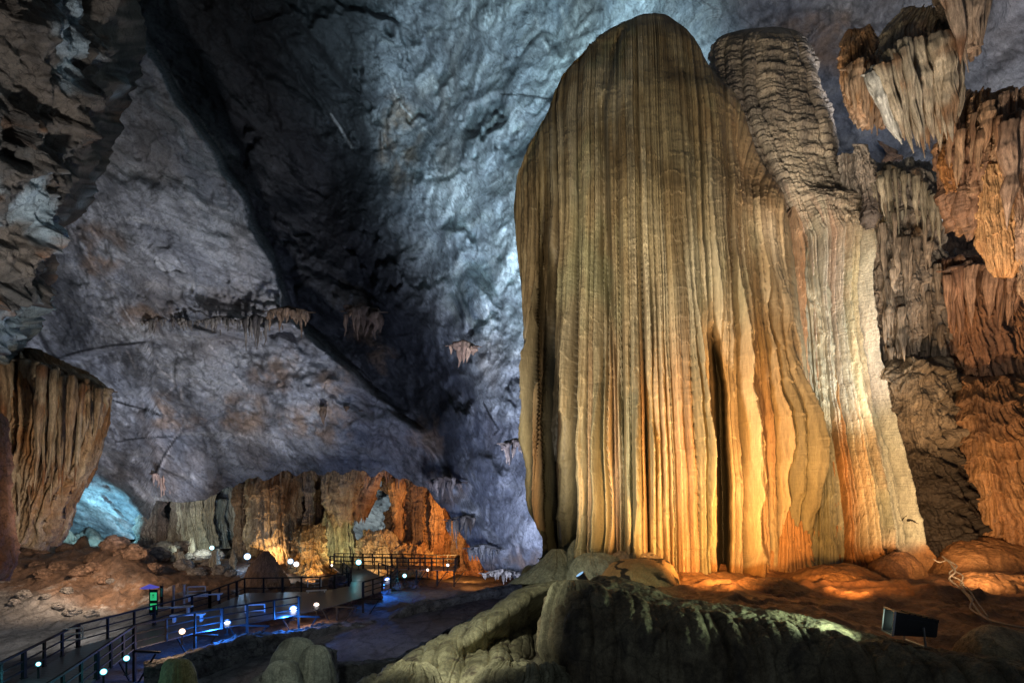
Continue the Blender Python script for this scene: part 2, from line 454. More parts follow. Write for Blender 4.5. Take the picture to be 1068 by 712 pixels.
def drips(name, roots, tips, n, Y, width, cols, label=None, cat='stalactites', group=None, parent=None, mat=None, seed=1, jl=.35, dj=.35, nu=20, nv=40, flute=5, rough=.12, s=2.0, power=.85, seg=None):
    """one cluster of n tapering stalactites between a root line and a line of tips, joined in one mesh"""
    R = np.random.RandomState(seed); roots = np.array(roots, float); tips = np.array(tips, float)
    def along(L, t):
        q = np.linspace(0, 1, len(L)); return np.array([np.interp(t, q, L[:, 0]), np.interp(t, q, L[:, 1])])
    G, C = [], []
    th = np.linspace(-np.pi, np.pi, nu, endpoint=False); E0 = np.linspace(0, 1, nv)
    for k in range(n):
        t = (k + R.rand() * .9) / n; a = along(roots, t) + R.normal(size=2) * [1, width * .25]; b = along(tips, t)
        b = a + (b - a) * (1 - jl * R.rand() ** .8) if R.rand() > .12 else a + (b - a) * (.35 + .3 * R.rand())
        if seg:                                   # staggered tiers of short drips over the whole span
            d = b - a; ln = np.hypot(*d) + 1e-6; a = a + d * R.rand() * max(0, 1 - seg / ln); b = a + d / ln * seg * (.5 + .8 * R.rand())
        w = width * (.55 + .8 * R.rand()); y = Y + R.normal() * dj
        rad = w / 2 * y / F * np.clip((1 - E0 ** (1.1 + 1.2 * R.rand())) ** power, 0, 1) * (1 + .25 * np.interp(E0, np.linspace(0, 1, 9), R.normal(size=9) * .55))
        rad = np.maximum(rad, .0008 * y); rad[0] *= .4
        cx = a[0] + (b[0] - a[0]) * E0 + np.interp(E0, np.linspace(0, 1, 5), R.normal(size=5)) * w * .12; cy = a[1] + (b[1] - a[1]) * E0
        TH = np.repeat(th[None], nv, 0) + np.interp(E0, [0, 1], [0, R.normal() * .6])[:, None]
        f, _ = flutes(TH / np.pi * flute / 2 + 50, seed + k, .6)
        r = rad[:, None] * (.72 + .36 * f)
        P = np.stack([((cx - CX) * y / F)[:, None] + r * np.sin(TH), y - r * np.cos(TH), ((CY - cy) * y / F)[:, None] + 0 * r], -1)
        nn = fbm(P, s, 4, .6, seed)
        P[..., 0] += nn * rough * rad[:, None] * 4; P[..., 1] += nn * rough * rad[:, None] * 4
        q = R.rand()
        c = mix(np.array(cols[0]), np.array(cols[1]), smooth(-.3, .3, nn + (q - .5) * .9))
        if cols[2] is not None: c = mix(c, cols[2], smooth(.0, .4, fbm(P, s * .6, 3, .5, seed + 5) + (R.rand() - .6) * .5))
        c = c * (.35 + .65 * smooth(.0, .7, f))[..., None] * (.55 + .45 * smooth(0, .3, E0))[:, None, None]  # shade painted into the flute creases and towards the roots
        G.append(P); C.append(c)
    tt = np.linspace(-.02, 1.02, nv); rx = np.array([along(roots, min(1, max(0, t))) for t in tt]); rx[:, 0] += (tt - np.clip(tt, 0, 1)) * 300
    rr = width * .34 * Y / F * (.7 + .6 * np.interp(tt, np.linspace(0, 1, 9), R.rand(9))) * np.clip(np.sin(np.pi * np.clip(tt, .02, .98)) * 4, .2, 1)
    x0, z0 = (rx[:, 0] - CX) * Y / F, (CY - rx[:, 1]) * Y / F
    Pb = np.stack([np.repeat(x0[:, None], nu, 1), Y - rr[:, None] * 1.3 * np.cos(th)[None] + dj * .2, z0[:, None] + rr[:, None] * np.sin(th)[None]], -1)
    Pb = Pb + fbm(Pb, s * 2, 4, .6, seed)[..., None] * rr[:, None, None] * .8
    G.append(Pb); C.append(np.broadcast_to(np.array(cols[0]) * .6, Pb.shape))
    P = np.stack(G); C = np.clip(np.stack(C), .002, .95)
    o3 = P.reshape(-1, 3).mean(0); m = len(G)
    idx = np.arange(nv * nu).reshape(nv, nu); idx = np.concatenate([idx, idx[:, :1]], 1)
    q = np.stack([idx[:-1, :-1], idx[1:, :-1], idx[1:, 1:], idx[:-1, 1:]], -1).reshape(-1, 4)
    q = (q[None] + (np.arange(m) * nv * nu)[:, None, None]).reshape(-1, 4)
    V = (P - o3).reshape(-1, 3).astype(np.float32); me = bpy.data.meshes.new(name)
    me.vertices.add(len(V)); me.vertices.foreach_set('co', V.ravel()); me.loops.add(q.size); me.loops.foreach_set('vertex_index', q.ravel().astype(np.int32))
    me.polygons.add(len(q)); me.polygons.foreach_set('loop_start', np.arange(0, q.size, 4, dtype=np.int32)); me.polygons.foreach_set('use_smooth', np.ones(len(q), bool))
    me.update(calc_edges=True)
    c4 = np.ones((len(V), 4), np.float32); c4[:, :3] = C.reshape(-1, 3)
    at = me.color_attributes.new('mineral_and_shade', 'FLOAT_COLOR', 'POINT'); at.data.foreach_set('color', c4.ravel()); me.materials.append(mat or M_DRIP)
    ob = bpy.data.objects.new(name, me); COL.objects.link(ob); ob.location = Vector(o3) - (parent.location if parent is not None else Vector())
    if parent is not None: ob.parent = parent
    return tag(ob, label, cat, group)

# ------------------------------------------------------------------ generic sheet with rock relief
def rock_sheet(name, rows, nu, nv, mat, colf, amp=.3, s=.5, q=(1, 1, 1), label=None, cat=None, kind=None, group=None, cellamp=.5, seed=0, edge=0, flut=None):
    P, S = loft(rows, nu, nv)
    N = face_cam(P, normals(P))
    Q = P * np.array(q)
    d = amp * (fbm(Q, s * .5, 6, .52, seed + 3) * 1.4 + ridged(Q, s, 5, .55, seed) * .9 - .4)
    cb, cr = cells(Q + fbm(Q, s, 3, off=seed)[..., None] * .6 / s, s * 1.2, seed)
    d = d + amp * cellamp * (cr - .5)
    if edge: d = d * (1 - smooth(1 - edge, 1, np.linspace(0, 1, nu)))[None]
    if flut is not None: d = d + flut(P, S)
    P2 = P + N * d[..., None]
    if edge: P2[..., 0] += fbm(P, .22, 5, .6, 7) * 3.2 * smooth(.6, .95, np.linspace(0, 1, nu))[None]
    col = colf(P, S, d) * (.6 + .4 * smooth(0, .08, cb))[..., None]
    o = grid_obj(name, P2, mat, col)
    return tag(o, label, cat, group, kind)

def two_tone(a, b, s=.6, c=None, cs=2.0, ct=.15, seed=0, q=(1, 1, 1)):
    def f(P, S, d):
        Q = P * np.array(q)
        k = mix(a, b, smooth(-.3, .3, fbm(Q, s, 6, .6, seed)))
        if c is not None: k = mix(k, c, smooth(ct - .1, ct + .2, fbm(Q, cs, 5, .6, seed + 40)))
        return k
    return f

# near left wall: mottled brown and pale rock overhanging the picture's left side
rock_sheet('wall_left', [
    [(-420,-160,14),(-100,-160,17),(60,-160,21),(150,-160,24),(154,-160,32)],
    [(-420,0,15),(-100,0,17.5),(60,0,21),(138,0,24),(146,0,33)],
    [(-420,90,16),(-100,90,18),(50,90,21.5),(118,100,24.5),(128,100,33)],
    [(-420,180,17),(-100,180,18.5),(30,180,22),(92,185,25),(100,185,33)],
    [(-420,260,18),(-100,260,19.5),(20,255,22.5),(56,250,25),(64,250,33)],
    [(-420,330,19),(-100,330,21),(0,320,23.5),(34,310,26),(42,310,34)],
    [(-420,400,20),(-150,395,22),(-60,385,24),(12,368,27),(16,368,36)],
    [(-420,520,20),(-200,500,23),(-120,480,25),(-60,420,29),(-50,420,40)]],
    330, 420, M_MID, lambda P, S, d: mix(mix(mix((.075,.068,.06),(.16,.125,.095), smooth(-.25,.25,fbm(P,.35,6,.6))), (.34,.40,.42), smooth(.05,.28,fbm(P*np.array([1,1,.6]),.28,5,.6,14)+.2*smooth(110,20,S[...,0])*smooth(40,120,S[...,1])-.07)),
        (.20,.10,.05), smooth(.10,.35,fbm(P,.5,5,.6,60))),
    amp=1.3, s=.33, cellamp=.7, edge=.03, label='mottled brown and pale grey side wall of the cave', cat='cave wall', kind='structure')

# ================================================================== GROUND
def cave_floor():
    c = [(-150,705,30),(0,700,30),(60,705,28),(-150,655,37),(0,658,37),(60,655,38),(110,650,39),(0,635,41),(90,636,41.5),(60,618,44),(0,606,45),(-150,610,45),(110,602,47),(150,596,51),(60,586,52),(0,585,52),(-150,585,55),
         (100,567,64),(150,566,70),(0,566,66),(-150,570,66),(60,562,75),(200,588,56),(170,612,46),(120,620,45),(200,665,36),(250,668,35),(300,660,37),(350,650,39),(230,614,50),(290,610,54),(350,606,57),(420,603,60),(480,601,62),(520,601,62),(600,600,62),
         (200,575,66),(260,582,70),(330,585,74),(420,585,78),(500,592,76),(150,560,95),(300,565,95),(450,572,95),(0,560,95),(600,590,90),(450,640,42),(520,632,44),(600,630,44),(380,650,38),(150,705,29),(300,690,31),(450,680,32)]
    c = np.array(c, float); X = (c[:, 0] - CX) * c[:, 2] / F; Z = (CY - c[:, 1]) * c[:, 2] / F
    T = TPS(np.stack([X, c[:, 2]], -1), Z, .02, 10)
    px = np.linspace(-220, 640, 620); Y = 18 * (100 / 18) ** np.linspace(0, 1, 420)
    PX, YY = np.meshgrid(px, Y); X = (PX - CX) * YY / F
    Z = np.clip(T(X, YY), -13, -3.5)
    P = np.stack([X, YY, Z], -1)
    py = CY - Z * F / YY
    rough = smooth(34, 45, YY) * (1 - smooth(330, 420, PX) * .8) + .12
    Q = P * np.array([1, .55, 1])
    b = fbm(Q, .16, 6, .55, 5); r = ridged(Q, .3, 5, .55, 8); cb, cr = cells(Q + fbm(P, .8, 3)[..., None] * .6, .42, 3)
    bould = smooth(.0, .25, fbm(P, .09, 3, off=31)) * smooth(40, 46, YY)
    P[..., 2] += rough * (b * 1.3 + r * .7 + bould * cr * 1.3 * smooth(0, .35, cb))
    mound = smooth(1, 0, ((PX - 128) / 42) ** 2 + ((YY - 49) / 4) ** 2)
    P[..., 2] += mound * 1.1
    global GROUND; GROUND = P[::3, ::3].reshape(-1, 3).copy()
    n = fbm(Q, .5, 6, .62, 12)
    col = mix((.15, .095, .065), (.26, .155, .095), smooth(-.2, .3, n))
    grey = smooth(44.5, 40, YY + fbm(P, .3, 4) * 4 + (PX - 60) * .02)
    col = mix(col, mix((.16, .155, .15), (.22, .21, .20), smooth(-.2, .2, n)), grey)
    col = mix(col, (.42, .39, .36), smooth(.12, .3, fbm(P, .8, 5, .6, 44)) * smooth(40.5, 42.5, YY) * smooth(48, 43, YY) * .8)
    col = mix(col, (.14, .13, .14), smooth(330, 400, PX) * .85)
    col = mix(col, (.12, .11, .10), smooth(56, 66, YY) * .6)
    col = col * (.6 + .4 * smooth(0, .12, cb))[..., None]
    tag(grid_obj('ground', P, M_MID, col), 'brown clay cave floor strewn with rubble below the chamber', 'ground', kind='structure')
cave_floor()

def clay_col(P, S, d):
    k = mix((.42, .20, .085), (.28, .13, .06), smooth(-.25, .25, fbm(P, .9, 6, .6, 9)))
    return mix(k, (.10, .05, .03), smooth(.1, .35, fbm(P * np.array([1, 2, 1]), 1.4, 5, .6, 3)) * .7)
rock_sheet('terrace_floor', [
    [(560,580,20),(700,575,20),(950,560,20),(1100,545,21),(1500,540,22)],
    [(575,592,14.5),(700,588,14.5),(950,583,15),(1100,572,16),(1500,570,17)],
    [(590,604,11.5),(720,604,11.5),(950,600,12),(1100,596,12.2),(1500,600,12)],
    [(600,618,9.2),(720,622,9.0),(950,628,9.2),(1100,634,9.0),(1500,650,9)],
    [(610,640,7.6),(760,655,6.9),(930,684,5.9),(1100,712,5.3),(1500,740,5)],
    [(610,690,7.4),(760,700,6.7),(930,730,5.7),(1100,760,5.1),(1500,800,4.8)]],
    560, 300, M_CLAY, clay_col, amp=.22, s=.8, q=(.7, 1, 2.2), cellamp=.3, label='orange clay terrace around the foot of the giant flowstone', cat='ground', kind='structure')
#==FLOW==
# ================================================================== GIANT FLOWSTONE
def giant():
    root = empty('giant_flowstone', W(690, 595, 13))
    tag(root, 'giant golden fluted flowstone rising from the orange clay terrace', 'flowstone')
    def disp(c):
        U, E, P = c['U'], c['E'], c['P']
        wob = fbm(np.stack([U * 3, E * 1.2, 0 * U], -1), 1.0, 3) * .03 + fbm(np.stack([U * 9, E * 7, 0 * U + 3], -1), 1.0, 3, off=8) * .004
        x = (c['px'] - np.interp(c['py'], [15, 600], [686, 704])) / np.interp(c['py'], [0, 120, 600], [122, 140, 158]) * .5 + wob * .25
        a, ra = flutes(x * 13, 5, .42)
        b, rb = flutes(x * 44, 9, .5)
        d, rd = flutes(x * 120, 13, .6)
        g = smooth(.02, .9, E)
        low = smooth(.35, .8, E)
        S2 = np.stack([x * 14, E * 5, 0 * U], -1); va = .35 + 1.3 * smooth(-.35, .4, fbm(S2, 1, 3, off=61)); vb = .3 + 1.4 * smooth(-.3, .35, fbm(S2 * np.array([2, 1.6, 1]), 1, 3, off=71))
        big = (a * (.5 + ra) - .6) * (.07 + .43 * g + .08 * low)
        med = (b * (.4 + .9 * rb) - .5) * (.04 + .24 * g + .22 * low) * va
        fin = (d * (.5 + .8 * rd) - .5) * (.045 + .03 * g) * (1 - .5 * low) * vb
        drum = fbm(np.stack([U * 2.2, E * 1.5, 0 * U], -1), 1.3, 3, off=2) * .9 * smooth(.05, .4, E)
        # ledges: pillows stacked down each flute
        q = E * 15 + rb * 3 + fbm(np.stack([U * 30, E * 3, 0 * U], -1), 1, 3, off=4) * 1.2
        led = ((q % 1.0) ** 3) * .035 * smooth(.35, .6, E) * (rb > .3) + (((E * 26 + ra * 5 + fbm(np.stack([U * 22, E * 3, 0 * U], -1), 1, 3, off=14) * 2) % 1.0) ** 4) * .018 * smooth(.1, .3, E)
        rip = fbm(P * np.array([1, 1, 3]), 1.6, 5, .62) * .035
        # the cleft right of the middle and the shadowed fold at the left
        px, py = c['px'], c['py']
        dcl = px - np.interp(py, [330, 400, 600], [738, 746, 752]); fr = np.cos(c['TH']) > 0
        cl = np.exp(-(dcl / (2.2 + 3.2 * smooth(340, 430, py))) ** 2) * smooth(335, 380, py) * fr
        calm = 1 - .85 * np.exp(-((dcl - 6) / 13) ** 2) * smooth(320, 380, py) * fr
        fade = (.12 + .88 * smooth(.0, .42, np.cos(c['TH']))) * calm
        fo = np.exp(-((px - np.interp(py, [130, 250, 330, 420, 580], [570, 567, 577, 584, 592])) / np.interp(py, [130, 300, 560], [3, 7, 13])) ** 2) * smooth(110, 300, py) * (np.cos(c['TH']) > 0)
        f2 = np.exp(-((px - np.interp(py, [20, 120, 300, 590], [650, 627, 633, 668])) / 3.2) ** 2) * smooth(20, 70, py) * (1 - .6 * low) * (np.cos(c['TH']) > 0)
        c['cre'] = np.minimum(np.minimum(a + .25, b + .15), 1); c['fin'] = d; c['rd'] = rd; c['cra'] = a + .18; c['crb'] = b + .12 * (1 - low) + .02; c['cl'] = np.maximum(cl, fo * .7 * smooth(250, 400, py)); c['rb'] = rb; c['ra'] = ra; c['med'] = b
        # right shoulder steps back
        sh = smooth(745, 785, px + fbm(P, .6, 3) * 10) * smooth(60, 180, py) * .35 * smooth(0, .45, np.cos(c['TH']))
        f2x = np.interp(py, [20, 50, 100, 220, 400], [664, 640, 626, 628, 640]); st = (1 - smooth(-2, 7, px - f2x)) * smooth(20, 60, py) * smooth(430, 260, py) * fr * smooth(0, .3, np.cos(c['TH']))
        c['push'] = cl * 1.5 + fo * 1.7 + f2 * .3 + st * .55
        return (big + med + fin + led) * fade + drum * .3 + rip - sh * .9
    def colf(c, d):
        U, E, P = c['U'], c['E'], c['P']
        n = fbm(P * np.array([1, 1, .12]), 1.8, 6, .62)
        m = fbm(P * np.array([1, 1, .3]), .5, 4, .6, 21)
        k = mix((.47, .36, .20), (.29, .20, .10), smooth(-.25, .3, n))
        k = mix(k, (.68, .58, .40), smooth(-.05, .25, m + (c['rb'] - .5) * .3) * .65)
        k = mix(k, (.36, .37, .22), smooth(.05, .3, fbm(P * np.array([1, 1, .25]), .8, 4, .6, 60)) * .55)
        right = smooth(700, 790, c['px']) * smooth(330, 200, c['py'])
        k = mix(k, (.24, .125, .055), right * .6)  # upper right darkened in the colour, as the side away from the key
        low = smooth(.45, .75, E)
        k = mix(k, (.66, .50, .30), low * (.35 + .5 * c['rb'])[...] * .8)
        foot = smooth(583, 590, c['py'])
        k = mix(k, (.38, .20, .07), foot)
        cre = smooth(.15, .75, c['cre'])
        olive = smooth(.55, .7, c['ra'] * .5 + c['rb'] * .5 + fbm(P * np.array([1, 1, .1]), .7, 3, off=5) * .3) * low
        k = mix(k, (.30, .29, .17), olive * .75)  # olive tone paints the flutes that the orange light misses
        salm = smooth(.35, .2, c['rb'] + m * .3) * low; k = mix(k, (.56, .32, .17), salm * .6)  # salmon tone paints orange light on some of the flutes
        k = k * (.10 + .90 * smooth(.14, .86, np.minimum(c['cra'], c['crb'])))[..., None] * (.62 + .38 * smooth(.1, .8, c['fin']))[..., None] * (.75 + .5 * c['rd'])[..., None]  # occlusion-like shade painted into the creases between flutes
        k = mix(k, (.012, .015, .016), np.clip(c['cl'] * 1.4, 0, .96))  # cleft and left fold painted near-black to deepen their shade
        return k
    prof = [(14,678,688),(15,670,693),(18,662,699),(22,655,704),(30,637,715),(40,624,724),(52,613,731),(65,599,737),(80,587,748),(95,580,765),(117,572,777),(135,562,783),(154,551,789),(170,545,797),(185,540,808),(200,538,818),
            (216,537,823),(260,540,828),(340,548,836),(420,554,842),(480,558,846),(540,564,850),(570,570,853),(588,566,862),(606,556,872),(625,550,876)]
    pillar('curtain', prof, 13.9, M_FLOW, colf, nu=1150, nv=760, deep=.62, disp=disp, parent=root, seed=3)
    return root
giant()

def drip_disp(a1=.12, n1=9, a2=.05, n2=30, rough=.06, s=1.0, ledge=0.0, seed=1, pw=.5, lf=8, wobk=1.0, lump=0.0, knob=0.0):
    def f(c):
        U, E, P = c['U'], c['E'], c['P']
        wob = (fbm(np.stack([U * 3, E * 3, 0 * U + seed], -1), 1.0, 4) * .06 + fbm(np.stack([U * 8, E * 12, 0 * U + seed], -1), 1, 3) * .012) * wobk
        a, ra = flutes((U + wob) * n1, seed + 5, pw); b, rb = flutes((U + wob) * n2, seed + 9, pw)
        fd = .35 + .65 * smooth(0, .4, np.cos(c['TH']))
        d = ((a * (.4 + ra) - .5) * a1 + (b * (.4 + rb) - .5) * a2) * fd
        d = d + fbm(P, s, 6, .6, seed) * rough * 2 + ridged(P * np.array([1, 1, .5]), s * 1.3, 4, .6, seed) * rough
        if ledge:
            q = E * lf + fbm(np.stack([U * 5, E * 2, 0 * U + seed], -1), 1.2, 4) * 1.3 + ra * .5
            d = d + ((q % 1.0) ** 2.5) * ledge
        if knob:
            kb, kr = cells(P * np.array([1, 1, 1.3]) + fbm(P, 1.2, 3)[..., None] * .3, 2.2, seed)
            d = d + np.sqrt(np.clip(kb * 1.6, 0, 1)) * knob * (.4 + kr) * smooth(-.1, .35, fbm(P, .9, 3, off=seed + 3))
        if lump: d = d + fbm(P, s * .35, 3, .5, seed + 7) * lump
        c['a'], c['b'], c['ra'], c['rb'] = a, b, ra, rb
        return d
    return f
def drip_col(c1, c2, c3=None, s=1.0, cre=.35, seed=0, t3=.1, grad=None):
    def f(c, d):
        P = c['P']
        k = mix(c1, c2, smooth(-.3, .3, fbm(P * np.array([1, 1, .25]), s, 6, .62, seed) + (c['rb'] - .5) * .25 if 'rb' in c else fbm(P, s, 6)))
        if c3 is not None: k = mix(k, c3, smooth(t3 - .15, t3 + .2, fbm(P * np.array([1, 1, .4]), s * .5, 5, .6, seed + 33)))
        if grad is not None: k = grad(c, k)
        if 'a' in c: k = k * (cre + (1 - cre) * smooth(.05, .75, np.minimum(c['a'] + .2, c['b'] + .1)))[..., None]  # crease shade multiplied into the colour for contrast
        return k
    return f

# second, shingled column behind the giant, and the pale fluted skirt in front of its lower half
def gr2(c, k):
    return mix(k, (.50, .48, .38), smooth(150, 260, c['py'] + (c['rb'] - .5) * 60) * .7)
def gr3(c, k):
    px, py = c['px'], c['py']
    top = smooth(225, 300, py)
    k = mix(k, (.72, .64, .58), smooth(872, 845, px) * smooth(.3, .7, c['rb']) * top * .8)
    k = mix(k, (.50, .28, .18), smooth(880, 860, px) * smooth(.4, .1, c['rb']) * .7)
    k = mix(k, (.74, .66, .42), np.exp(-((px - 884 - (py - 330) * .06) / 9) ** 2) * top * .8)
    k = mix(k, (.52, .56, .46), smooth(893, 903, px - (py - 330) * .1) * top * .8)
    k = mix(k, (.62, .62, .58), smooth(.6, .9, c['ra']) * top * smooth(460, 400, py) * .5)
    k = mix(k, (.56, .25, .07), smooth(400, 480, py + (c['rb'] - .5) * 120) * smooth(915, 870, px) * .75)
    k = mix(k, (.42, .20, .07), smooth(560, 585, py))
    return k
_fa = drip_disp(.16, 7, .03, 22, .06, 1.1, .03, 4, lf=50, lump=.3); _fb = drip_disp(.38, 17, .20, 50, .05, 1.4, .02, 9, lf=8, wobk=.25)
def shingle_disp(c):
    P, py = c['P'], c['py']
    t = smooth(205, 270, py + fbm(P, .8, 3) * 40)
    A = _fa(c) + fbm(P * np.array([.8, .8, 4.5]), 1.3, 6, .64) * .15 + ridged(P * np.array([.6, .6, 2.6]), 1.1, 4, .55, 6) * .06
    B = _fb(c)
    lip = smooth(196, 214, py) * smooth(330, 240, py) * smooth(832, 850, c['px']) * .28
    return A * (1 - t) + B * t + lip
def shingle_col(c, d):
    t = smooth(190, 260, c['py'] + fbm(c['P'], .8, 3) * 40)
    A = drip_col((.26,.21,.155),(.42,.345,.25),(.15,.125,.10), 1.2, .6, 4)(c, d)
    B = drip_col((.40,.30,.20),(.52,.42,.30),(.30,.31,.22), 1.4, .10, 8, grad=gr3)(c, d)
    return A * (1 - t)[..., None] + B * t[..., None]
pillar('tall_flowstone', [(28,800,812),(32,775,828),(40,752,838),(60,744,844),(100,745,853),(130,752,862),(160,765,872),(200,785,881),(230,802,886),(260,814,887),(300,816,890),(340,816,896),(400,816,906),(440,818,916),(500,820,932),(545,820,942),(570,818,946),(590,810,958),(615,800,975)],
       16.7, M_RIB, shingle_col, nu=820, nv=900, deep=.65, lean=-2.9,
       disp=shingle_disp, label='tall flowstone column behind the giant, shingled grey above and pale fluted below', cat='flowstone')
pillar('fluted_rib', [(215,826,829),(235,815,832),(270,804,835),(300,800,836),(360,798,838),(430,797,842),(500,800,846),(560,800,850),(590,795,855),(612,788,862)],
       14.9, M_FLOW, drip_col((.42,.24,.13),(.50,.33,.2),None,1.4,.3,18, grad=lambda c,k: mix(k,(.52,.27,.10),smooth(400,470,c['py'])*.7)), nu=260, nv=420, deep=.8, lean=-2.0,
       disp=drip_disp(.12, 7, .06, 24, .03, 1.4, .04, 19, lf=10, wobk=.5), label='slim salmon coloured rib between the giant flowstone and the pale skirt', cat='flowstone')
pillar('fluted_rib', [(246,843,846),(262,838,849),(280,833,853),(296,830,858),(330,836,862),(420,842,868),(500,846,874),(590,842,880),(612,838,886)],
       15.1, M_FLOW, drip_col((.36,.36,.28),(.44,.42,.33),None,1.4,.3,28, grad=lambda c,k: mix(k,(.25,.24,.14),smooth(380,470,c['py'])*.7)), nu=220, nv=380, deep=.8, lean=-2.3,
       disp=drip_disp(.10, 6, .06, 22, .04, 1.4, .05, 29, lf=9, wobk=.5), label='slim grey green rib beside the salmon coloured one', cat='flowstone')

# ------------------------------------------------------------------ formations on the right side
CB = dict(c1=(.17,.13,.10), c2=(.30,.23,.17), c3=(.10,.08,.065))
def gcol(c1, c2, c3, s=1.6, cre=.35, seed=0, **k): return drip_col(c1, c2, c3, s, cre, seed, **k)
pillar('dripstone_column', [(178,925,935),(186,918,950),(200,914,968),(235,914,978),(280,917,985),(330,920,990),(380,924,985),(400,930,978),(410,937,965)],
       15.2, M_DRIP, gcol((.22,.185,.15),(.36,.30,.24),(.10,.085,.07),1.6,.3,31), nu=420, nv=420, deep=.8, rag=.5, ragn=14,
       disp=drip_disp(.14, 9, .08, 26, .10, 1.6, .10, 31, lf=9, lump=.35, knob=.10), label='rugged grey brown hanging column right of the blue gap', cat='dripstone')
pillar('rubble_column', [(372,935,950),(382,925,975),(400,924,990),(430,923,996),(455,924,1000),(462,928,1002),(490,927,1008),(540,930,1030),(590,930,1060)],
       14.6, M_NEAR, drip_col((.11,.085,.06),(.24,.19,.13),(.34,.28,.2),1.8,.4,41,t3=.2,grad=lambda c,k: mix(k,(.02,.015,.012),smooth(440,500,c['py'])*.92)), nu=420, nv=380, deep=.8,  # lower half painted near-black as an unlit hollow
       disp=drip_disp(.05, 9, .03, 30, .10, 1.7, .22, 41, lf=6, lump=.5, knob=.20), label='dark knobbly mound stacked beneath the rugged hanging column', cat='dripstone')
pillar('orange_flowstone', [(392,1020,1050),(400,1006,1080),(425,998,1110),(470,1002,1140),(520,1015,1160),(560,1030,1180),(600,1030,1190)],
       14.2, M_DRIP, gcol((.34,.19,.085),(.26,.13,.055),(.15,.08,.04),1.3,.4,51), nu=360, nv=320, deep=.7,
       disp=drip_disp(.10, 11, .05, 40, .07, 1.4, .14, 51, lf=11, lump=.3), label='broad orange scalloped flowstone dome at the right edge', cat='flowstone')
pillar('orange_flowstone', [(372,950,985),(380,945,1000),(400,945,1012),(440,955,1018),(480,975,1030),(520,995,1045),(560,1010,1060),(600,1020,1080)],
       15.0, M_DRIP, gcol((.30,.17,.085),(.22,.12,.06),(.12,.07,.04),1.3,.3,57), nu=320, nv=300, deep=.7,
       disp=drip_disp(.16, 9, .07, 30, .08, 1.4, .10, 57, lf=9, lump=.3), label='narrow brown orange flowstone between the knobbly mound and the orange dome', cat='flowstone')
pillar('orange_drapery', [(268,985,1010),(276,978,1045),(300,978,1066),(340,985,1078),(390,998,1090),(430,1010,1090)],
       15.0, M_DRIP, gcol((.36,.19,.10),(.24,.13,.08),(.14,.09,.07),1.6,.25,61), nu=340, nv=260, deep=.7, rag=.7, ragn=20,
       disp=drip_disp(.16, 12, .08, 34, .06, 1.4, .08, 61, lf=7), label='reddish fluted drapery above the orange dome', cat='drapery')
pillar('orange_drapery', [(300,1030,1110),(320,1020,1130),(400,1030,1150),(480,1040,1160),(520,1050,1160)],
       16.0, M_DRIP, gcol((.30,.15,.07),(.20,.10,.05),(.10,.06,.04),1.3,.3,67), nu=260, nv=260, deep=.7,
       disp=drip_disp(.16, 12, .08, 34, .06, 1.4, .08, 67, lf=5), label='deep orange drapery behind the dome at the right edge', cat='drapery')
rock_sheet('back_wall', [
    [(925,150,22),(970,180,19),(1010,230,18),(1068,250,17),(1300,250,15)],
    [(935,230,20),(970,240,18.5),(1010,260,17.5),(1068,290,16.5),(1300,300,15)],
    [(940,330,19),(965,340,17.5),(1010,360,16.5),(1068,380,15.8),(1300,400,14)],
    [(925,480,18),(960,480,17),(1010,480,16),(1068,480,15.5),(1300,500,14)],
    [(930,600,17),(960,600,16.5),(1010,600,15.5),(1068,600,15),(1300,620,14)]],
    300, 300, M_MID, two_tone((.15,.09,.055),(.24,.135,.075),.8,(.07,.05,.04)), amp=.7, s=.7, q=(1.5,1.5,.6), cellamp=.6,
    label='dark reddish recess wall behind the hanging formations', cat='cave wall', kind='structure')

# hanging clusters, top right
def hang(name, prof, Y, c1, c2, c3, label, cat='stalactites', rag=.6, ragn=16, n1=8, n2=24, a1=.16, a2=.08, lean=0, seed=1, nu=320, nv=300, deep=.7, rough=.07, group=None, mat=None, s=1.8, lump=.25, cre=.3, ledge=.04):
    return pillar(name, prof, Y, mat or M_DRIP, gcol(c1, c2, c3, s, cre, seed), nu=nu, nv=nv, deep=deep, rag=rag, ragn=ragn, lean=lean, seed=seed,
                  disp=drip_disp(a1, n1, a2, n2, rough, s, ledge, seed, lf=6, lump=lump), label=label, cat=cat, group=group)
TAN = ((.34,.27,.19),(.46,.37,.27),(.24,.13,.07)); ORG = ((.36,.19,.09),(.46,.28,.15),(.22,.12,.07)); GRY = ((.22,.19,.16),(.33,.28,.23),(.12,.10,.09))
hang('stalactite_cluster', [(30,890,900),(38,884,906),(60,880,920),(90,882,926),(110,888,926),(122,896,922)], 12.6, (.30,.21,.15),(.40,.27,.18),(.34,.17,.07),
     'brown orange stalactite cluster hanging left of the big pale one', seed=71, rag=.3, ragn=18, a1=.1, a2=.06, rough=.05, lump=.05)
hang('stalactite_cluster', [(8,958,975),(18,940,990),(40,920,998),(60,918,1000),(90,932,998),(110,945,992),(125,955,980)], 11.6, *TAN,
     'big pale cream fluted stalactite cluster near the top', seed=72, rag=.3, ragn=16, n1=7, n2=26, a1=.14, a2=.08, rough=.05, lump=.05)
hang('stalactite_cluster', [(-60,960,1020),(-30,968,1022),(0,978,1022),(30,992,1020),(50,1002,1016)], 11.2, (.34,.25,.18),(.44,.31,.22),(.26,.14,.08),
     'pinkish stalactite bundle cut by the top edge', seed=73, rag=.3, ragn=12, n1=6, a1=.1, rough=.04, lump=.05)
hang('drip_formation', [(98,1015,1035),(108,1000,1058),(130,992,1068),(170,982,1062),(200,985,1050),(220,995,1040)], 12.0, *ORG,
     'knotted orange formation above the hanging orange bulb', seed=74, rag=.8, ragn=14, rough=.08, lump=.2)
